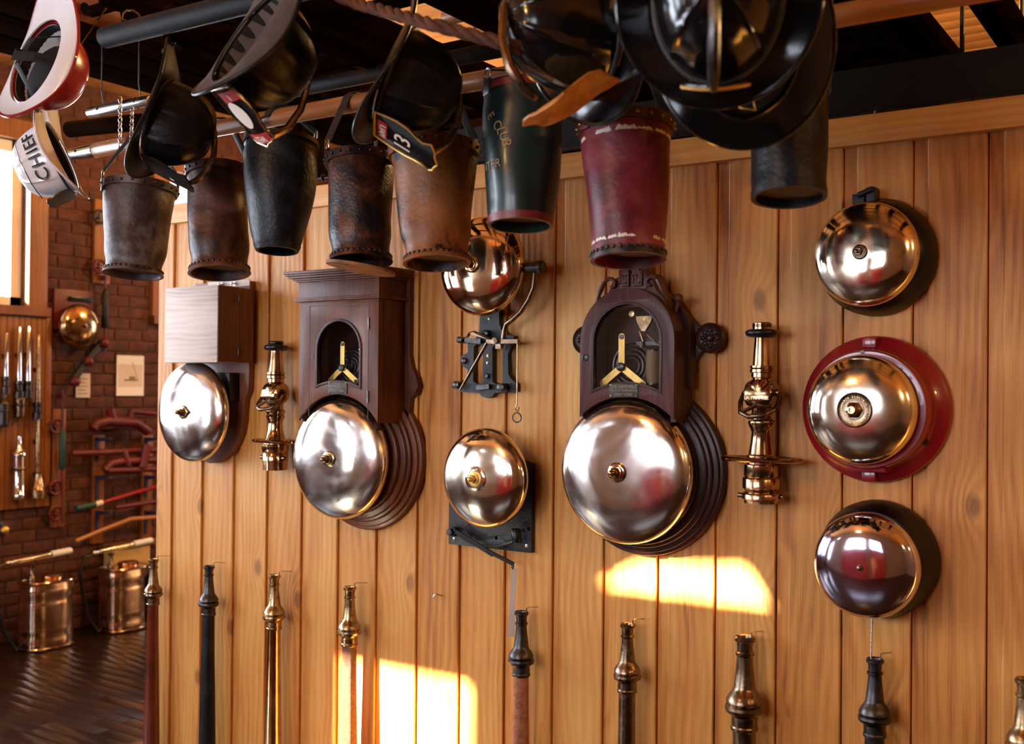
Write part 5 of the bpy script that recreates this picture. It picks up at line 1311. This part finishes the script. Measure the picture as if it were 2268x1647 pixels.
# papers
a, b_ = bx(167, 826), bx(198, 880); t = thing('notice', 'small typed paper notice pinned to the brick wall', 'paper', (XW, a.y, b_.z))
obj('sheet', MB().box(XW+.004, XW+.008, a.y, b_.y, b_.z, a.z), M['paper'], t)
for k in range(5): obj('text_line', MB().box(XW+.008, XW+.0085, a.y+.015, b_.y-.02-.012*(k % 2), a.z-.04-.024*k, a.z-.034-.024*k), M['ink'], t)
a, b_ = bx(257, 786), bx(316, 876); t = thing('picture', 'paper picture of a small machine with a tall mast on the brick wall', 'picture', (XW, a.y, b_.z))
obj('sheet', MB().box(XW+.004, XW+.010, a.y, b_.y, b_.z, a.z), M['whitepaint'], t)
obj('print', MB().box(XW+.010, XW+.0105, a.y+.012, b_.y-.012, b_.z+.06, a.z-.06), M['paper'], t)
yc, zc_ = (a.y+b_.y)/2, b_.z+.10
obj('machine', MB().box(XW+.0105, XW+.011, yc-.05, yc+.06, zc_, zc_+.012).box(XW+.0105, XW+.011, yc-.01, yc+.04, zc_+.012, zc_+.032), M['ink'], t)
obj('mast', MB().bar((XW+.0108, yc+.06, zc_+.005), (XW+.0108, yc+.015, zc_+.13), .004, .0006, (1, 0, 0)), M['ink'], t)
# dark arm fixture behind the notice
t = thing('swing_arm', 'dark jointed arm with red joints on the brick wall above the notice', 'arm', bx(205, 790))
P_ = [bx(225, 760, .04), bx(190, 800, .05), bx(160, 845, .04)]
obj('arm', MB().tube(P_, [.03, .022, .03], 8), M['iron'], t)
for p in P_: obj('joint', MB().ball(p+Vector((.03, 0, 0)), .034, 12, 8), M['dullred'], t)
# rack of red tools with blue brackets
t = thing('tool_rack', 'wooden wall rack with blue steel brackets, left of the partition', 'rack', (XW, 1.85, .5))
for u0, u1, v0, v1 in ((200, 223, 963, 1200), (310, 330, 963, 1190)):
    a, b_ = bx(u0, v0), bx(u1, v1); obj('upright', MB().box(XW, XW+.03, a.y, b_.y, b_.z, a.z), M['amber'], t, bevel=.003)
    for v in (968, 1052, 1130):
        p = bx((u0+u1)/2+2, v, .03)
        br = MB().prism([(0, 0), (.15, 0), (.15, -.010), (.02, -.03), (.010, -.16), (0, -.16)], p+Vector((0, -.01, 0)), (1, 0, 0), (0, 0, 1), (0, .02, 0)); obj1('bracket', br, M['bluesteel'], t)
def bartool(label, nm, pts, r, mat, extra=()):
    P_ = [bx(u, v, o) for u, v, o in pts]; t = thing(nm, label, 'tool', P_[0], 'tools lying on the wall rack')
    obj('shaft', MB().tube(P_, r, 10), M[mat], t)
    for (n2, pts2, r2, m2) in extra: obj(n2, MB().tube([bx(u, v, o) for u, v, o in pts2], r2, 10), M[m2], t)
bartool('straight dark red bar on the upper rack brackets', 'red_bar', [(158, 1004, .09), (260, 1000, .09), (345, 996, .09)], .022, 'dullred')
bartool('curved red yoke on the middle rack brackets', 'red_yoke', [(232, 1042, .14), (245, 1026, .14), (268, 1021, .14), (345, 1018, .14)], .026, 'dullred', [('lower_arm', [(238, 1042, .15), (300, 1040, .15), (345, 1038, .15)], .02, 'dullred'), ('cross_arm', [(276, 998, .15), (280, 1012, .16), (285, 1030, .16)], .018, 'dullred'), ('side_arm', [(325, 985, .16), (316, 1035, .16)], .03, 'dullred')])
bartool('red pole with white collar and green grip on the lower rack brackets', 'red_pole', [(225, 1113, .13), (290, 1093, .13), (345, 1078, .13)], .014, 'redpaint', [('collar', [(210, 1117, .13), (226, 1112, .13)], .018, 'letter'), ('grip', [(168, 1126, .13), (210, 1117, .13)], .022, 'greenrub')])
bartool('thin red rod on the lower rack brackets', 'red_rod', [(255, 1124, .14), (345, 1110, .14)], .017, 'dullred')
bartool('long bent wooden handle below the rack', 'wood_handle', [(168, 1198, .20), (230, 1172, .20), (290, 1149, .20), (345, 1145, .20)], .015, 'ash')
t = thing('red_bracket', 'dark red iron hand pump frame on the brick wall, above the rack', 'pump', bx(270, 940))
for pts, r in (([(206, 950, .10), (214, 938, .10), (240, 932, .10), (300, 935, .10), (328, 955, .10)], .034), ([(243, 905, .10), (253, 938, .10)], .03), ([(290, 908, .10), (287, 938, .10)], .02), ([(288, 910, .10), (345, 916, .10)], .018)):
    obj('frame_bar', MB().tube([bx(*q) for q in pts], r, 10), M['dullred'], t)
a, b_ = bx(272, 1212, .1), bx(320, 1300, .1)
t = thing('yellow_box', 'cream yellow box behind the right can', 'box', (XW, a.y, b_.z))
obj('body', MB().box(XW+.035, XW+.13, a.y-.1, b_.y+.02, b_.z-.02, a.z), M['yellow'], t, bevel=.004); obj('lid', MB().box(XW+.034, XW+.14, a.y-.11, b_.y+.13, a.z, a.z+.03), M['amber'], t, bevel=.003)
obj('latch', MB().torus((XW+.135, (a.y+b_.y)/2+.01, (a.z+b_.z)/2), (1, 0, 0), .018, .005, 14, 6), M['iron'], t)
t = thing('dark_chest', 'dark low chest on the floor behind the right can', 'chest', (XW+.14, 2.2, 0))
obj('body', MB().box(XW+.15, XW+.42, 2.1, 2.65, 0.0, .26), M['ladder'], t, bevel=.006); obj('lid', MB().box(XW+.145, XW+.43, 2.09, 2.66, .261, .29), M['ladder'], t, bevel=.006)
# two pump cans on the floor
def can(label, u0, u1, vt, vb, yw, xo, wand):
    a, b_ = atZ(u0, vb, 0), atZ(u1, vb-12, 0)
    cx, cy_ = XW+xo, (a.y+b_.y)/2; ry = yw/2; rx = .105
    zt = .40
    t = thing('pump_can', label, 'extinguisher', (cx, cy_, 0), 'copper pump cans standing on the floor')
    def prof(z): return 1+.018*math.sin(z*60)*(1 if z < .12 or z > .27 else 0)
    def fn(i, j):
        aa = 2*PI*i; z = zt*j; q = prof(z)
        ex = 2/3.2; c_, s_ = math.cos(aa), math.sin(aa)
        return Vector((cx+rx*q*math.copysign(abs(c_)**ex, c_), cy_+ry*q*math.copysign(abs(s_)**ex, s_), .004+z))
    g = MB().grid(fn, 56, 40, True); g.f += [tuple(range(56)), tuple(39*56+k for k in range(56))]
    obj('tank', g, M['tinned'], t, ang=50)
    def ringz(z, r, nm, mm):
        q = [Vector((cx+(rx+r*.3)*math.copysign(abs(math.cos(x))**.625, math.cos(x)), cy_+(ry+r*.3)*math.copysign(abs(math.sin(x))**.625, math.sin(x)), z)) for x in [2*PI*k/40 for k in range(40)]]
        obj(nm, MB().tube(q, r, 8, True), M[mm], t)
    ringz(.010, .008, 'foot_rim', 'brass'); ringz(zt+.002, .007, 'top_rim', 'brass')
    obj('cap', MB().lathe([(.062, 0), (.066, .01), (.066, .028), (.055, .036), (.02, .04), (0, .04)], (cx, cy_+.03, zt+.004), (0, 0, 1), 24), M['copper'], t)
    obj('nipple', MB().lathe([(.02, 0), (.02, .03), (.012, .04), (.012, .085), (.02, .088), (.02, .10)], (cx, cy_-.10, zt+.003), (0, 0, 1), 14), M['bronze'], t)
    w0, w1 = Vector((cx, cy_-.27, zt+.135)), Vector((cx+.02, cy_+.15, zt+.165))
    if wand: w0 = Vector((cx, cy_-.24, zt+.12)); w1 = Vector((cx+.02, cy_+.20, zt+.155))
    d = (w1-w0).normalized(); ln = (w1-w0).length
    wn = obj('pump_wand', MB().lathe([(.010, 0), (.014, .01), (.014, .03), (.011, .035), (.011, .05), (.015, .052), (.015, ln*.62), (.018, ln*.63), (.018, ln*.68), (.016, ln*.69)], w0, d, 16), M['steel'], t)
    obj('grip', MB().lathe([(.021, ln*.69), (.022, ln*.72), (.020, ln*.76), (.022, ln*.8), (.020, ln*.84), (.022, ln*.88), (.020, ln*.92), (.022, ln*.96), (.018, ln)], w0, d, 16), M['whitepaint'], wn)
    obj('hose', MB().tube([w0, w0-d*.05+Vector((0, 0, -.01)), w0-d*.10+Vector((.02, 0, -.1)), Vector((cx-.02, cy_-ry-.10, .12)), Vector((cx+.02, cy_-ry-.05, .02)), Vector((cx-.02, cy_-ry+.02, .06))], .012, 8), M['rubber'], t)
can('nearer copper pump can with dented front, at the left edge on the floor', 25, 135, 1275, 1432, .31, .27, False)
can('farther copper pump can, in front of the yellow box', 178, 272, 1245, 1388, .31, .24, True)
# pendant lamps out of frame; those beyond the boards are added warm fill
LAMPS = (((-4.6, 2.6, 3.0), 'added as fill in the far rear corner', 24), ((-4.4, .3, 3.2), 'added as fill near the brick wall window', 14), ((-1.6, 1.6, 3.2), 'added above the boards to light the ceiling', 60), ((1.0, 2.4, 3.1), 'added right of the boards to light the ceiling', 45), ((-2.0, -3.5, 3.1), 'behind the viewer', 12), ((1.7, -2.2, 2.7), 'right of the viewer', 9), ((2.4, -.9, 2.7), 'in the corner right of the boards', 7))
for (x, y, z), wh, pw in LAMPS:
    t = thing('pendant_lamp', 'bare warm bulb on a cord from the ceiling, '+wh, 'lamp', (x, y, z), 'pendant lamps of the room')
    obj('cord', MB().cyl((x, y, z+.1), (x, y, ZC), .004, 6), M['black'], t); obj('socket', MB().cyl((x, y, z+.045), (x, y, z+.1), .02, 12), M['bronze'], t)
    obj('bulb', MB().ball((x, y, z), .045, 14, 10), M['bulb'], t)
    pl_ = bpy.data.lights.new('lamp_light', 'POINT'); pl_.energy = pw*2.2; pl_.color = (1, .58, .22); pl_.shadow_soft_size = .055
    lo = bpy.data.objects.new('lamp_light', pl_); COL.objects.link(lo); lo.location = (0, 0, -.06); lo.parent = t
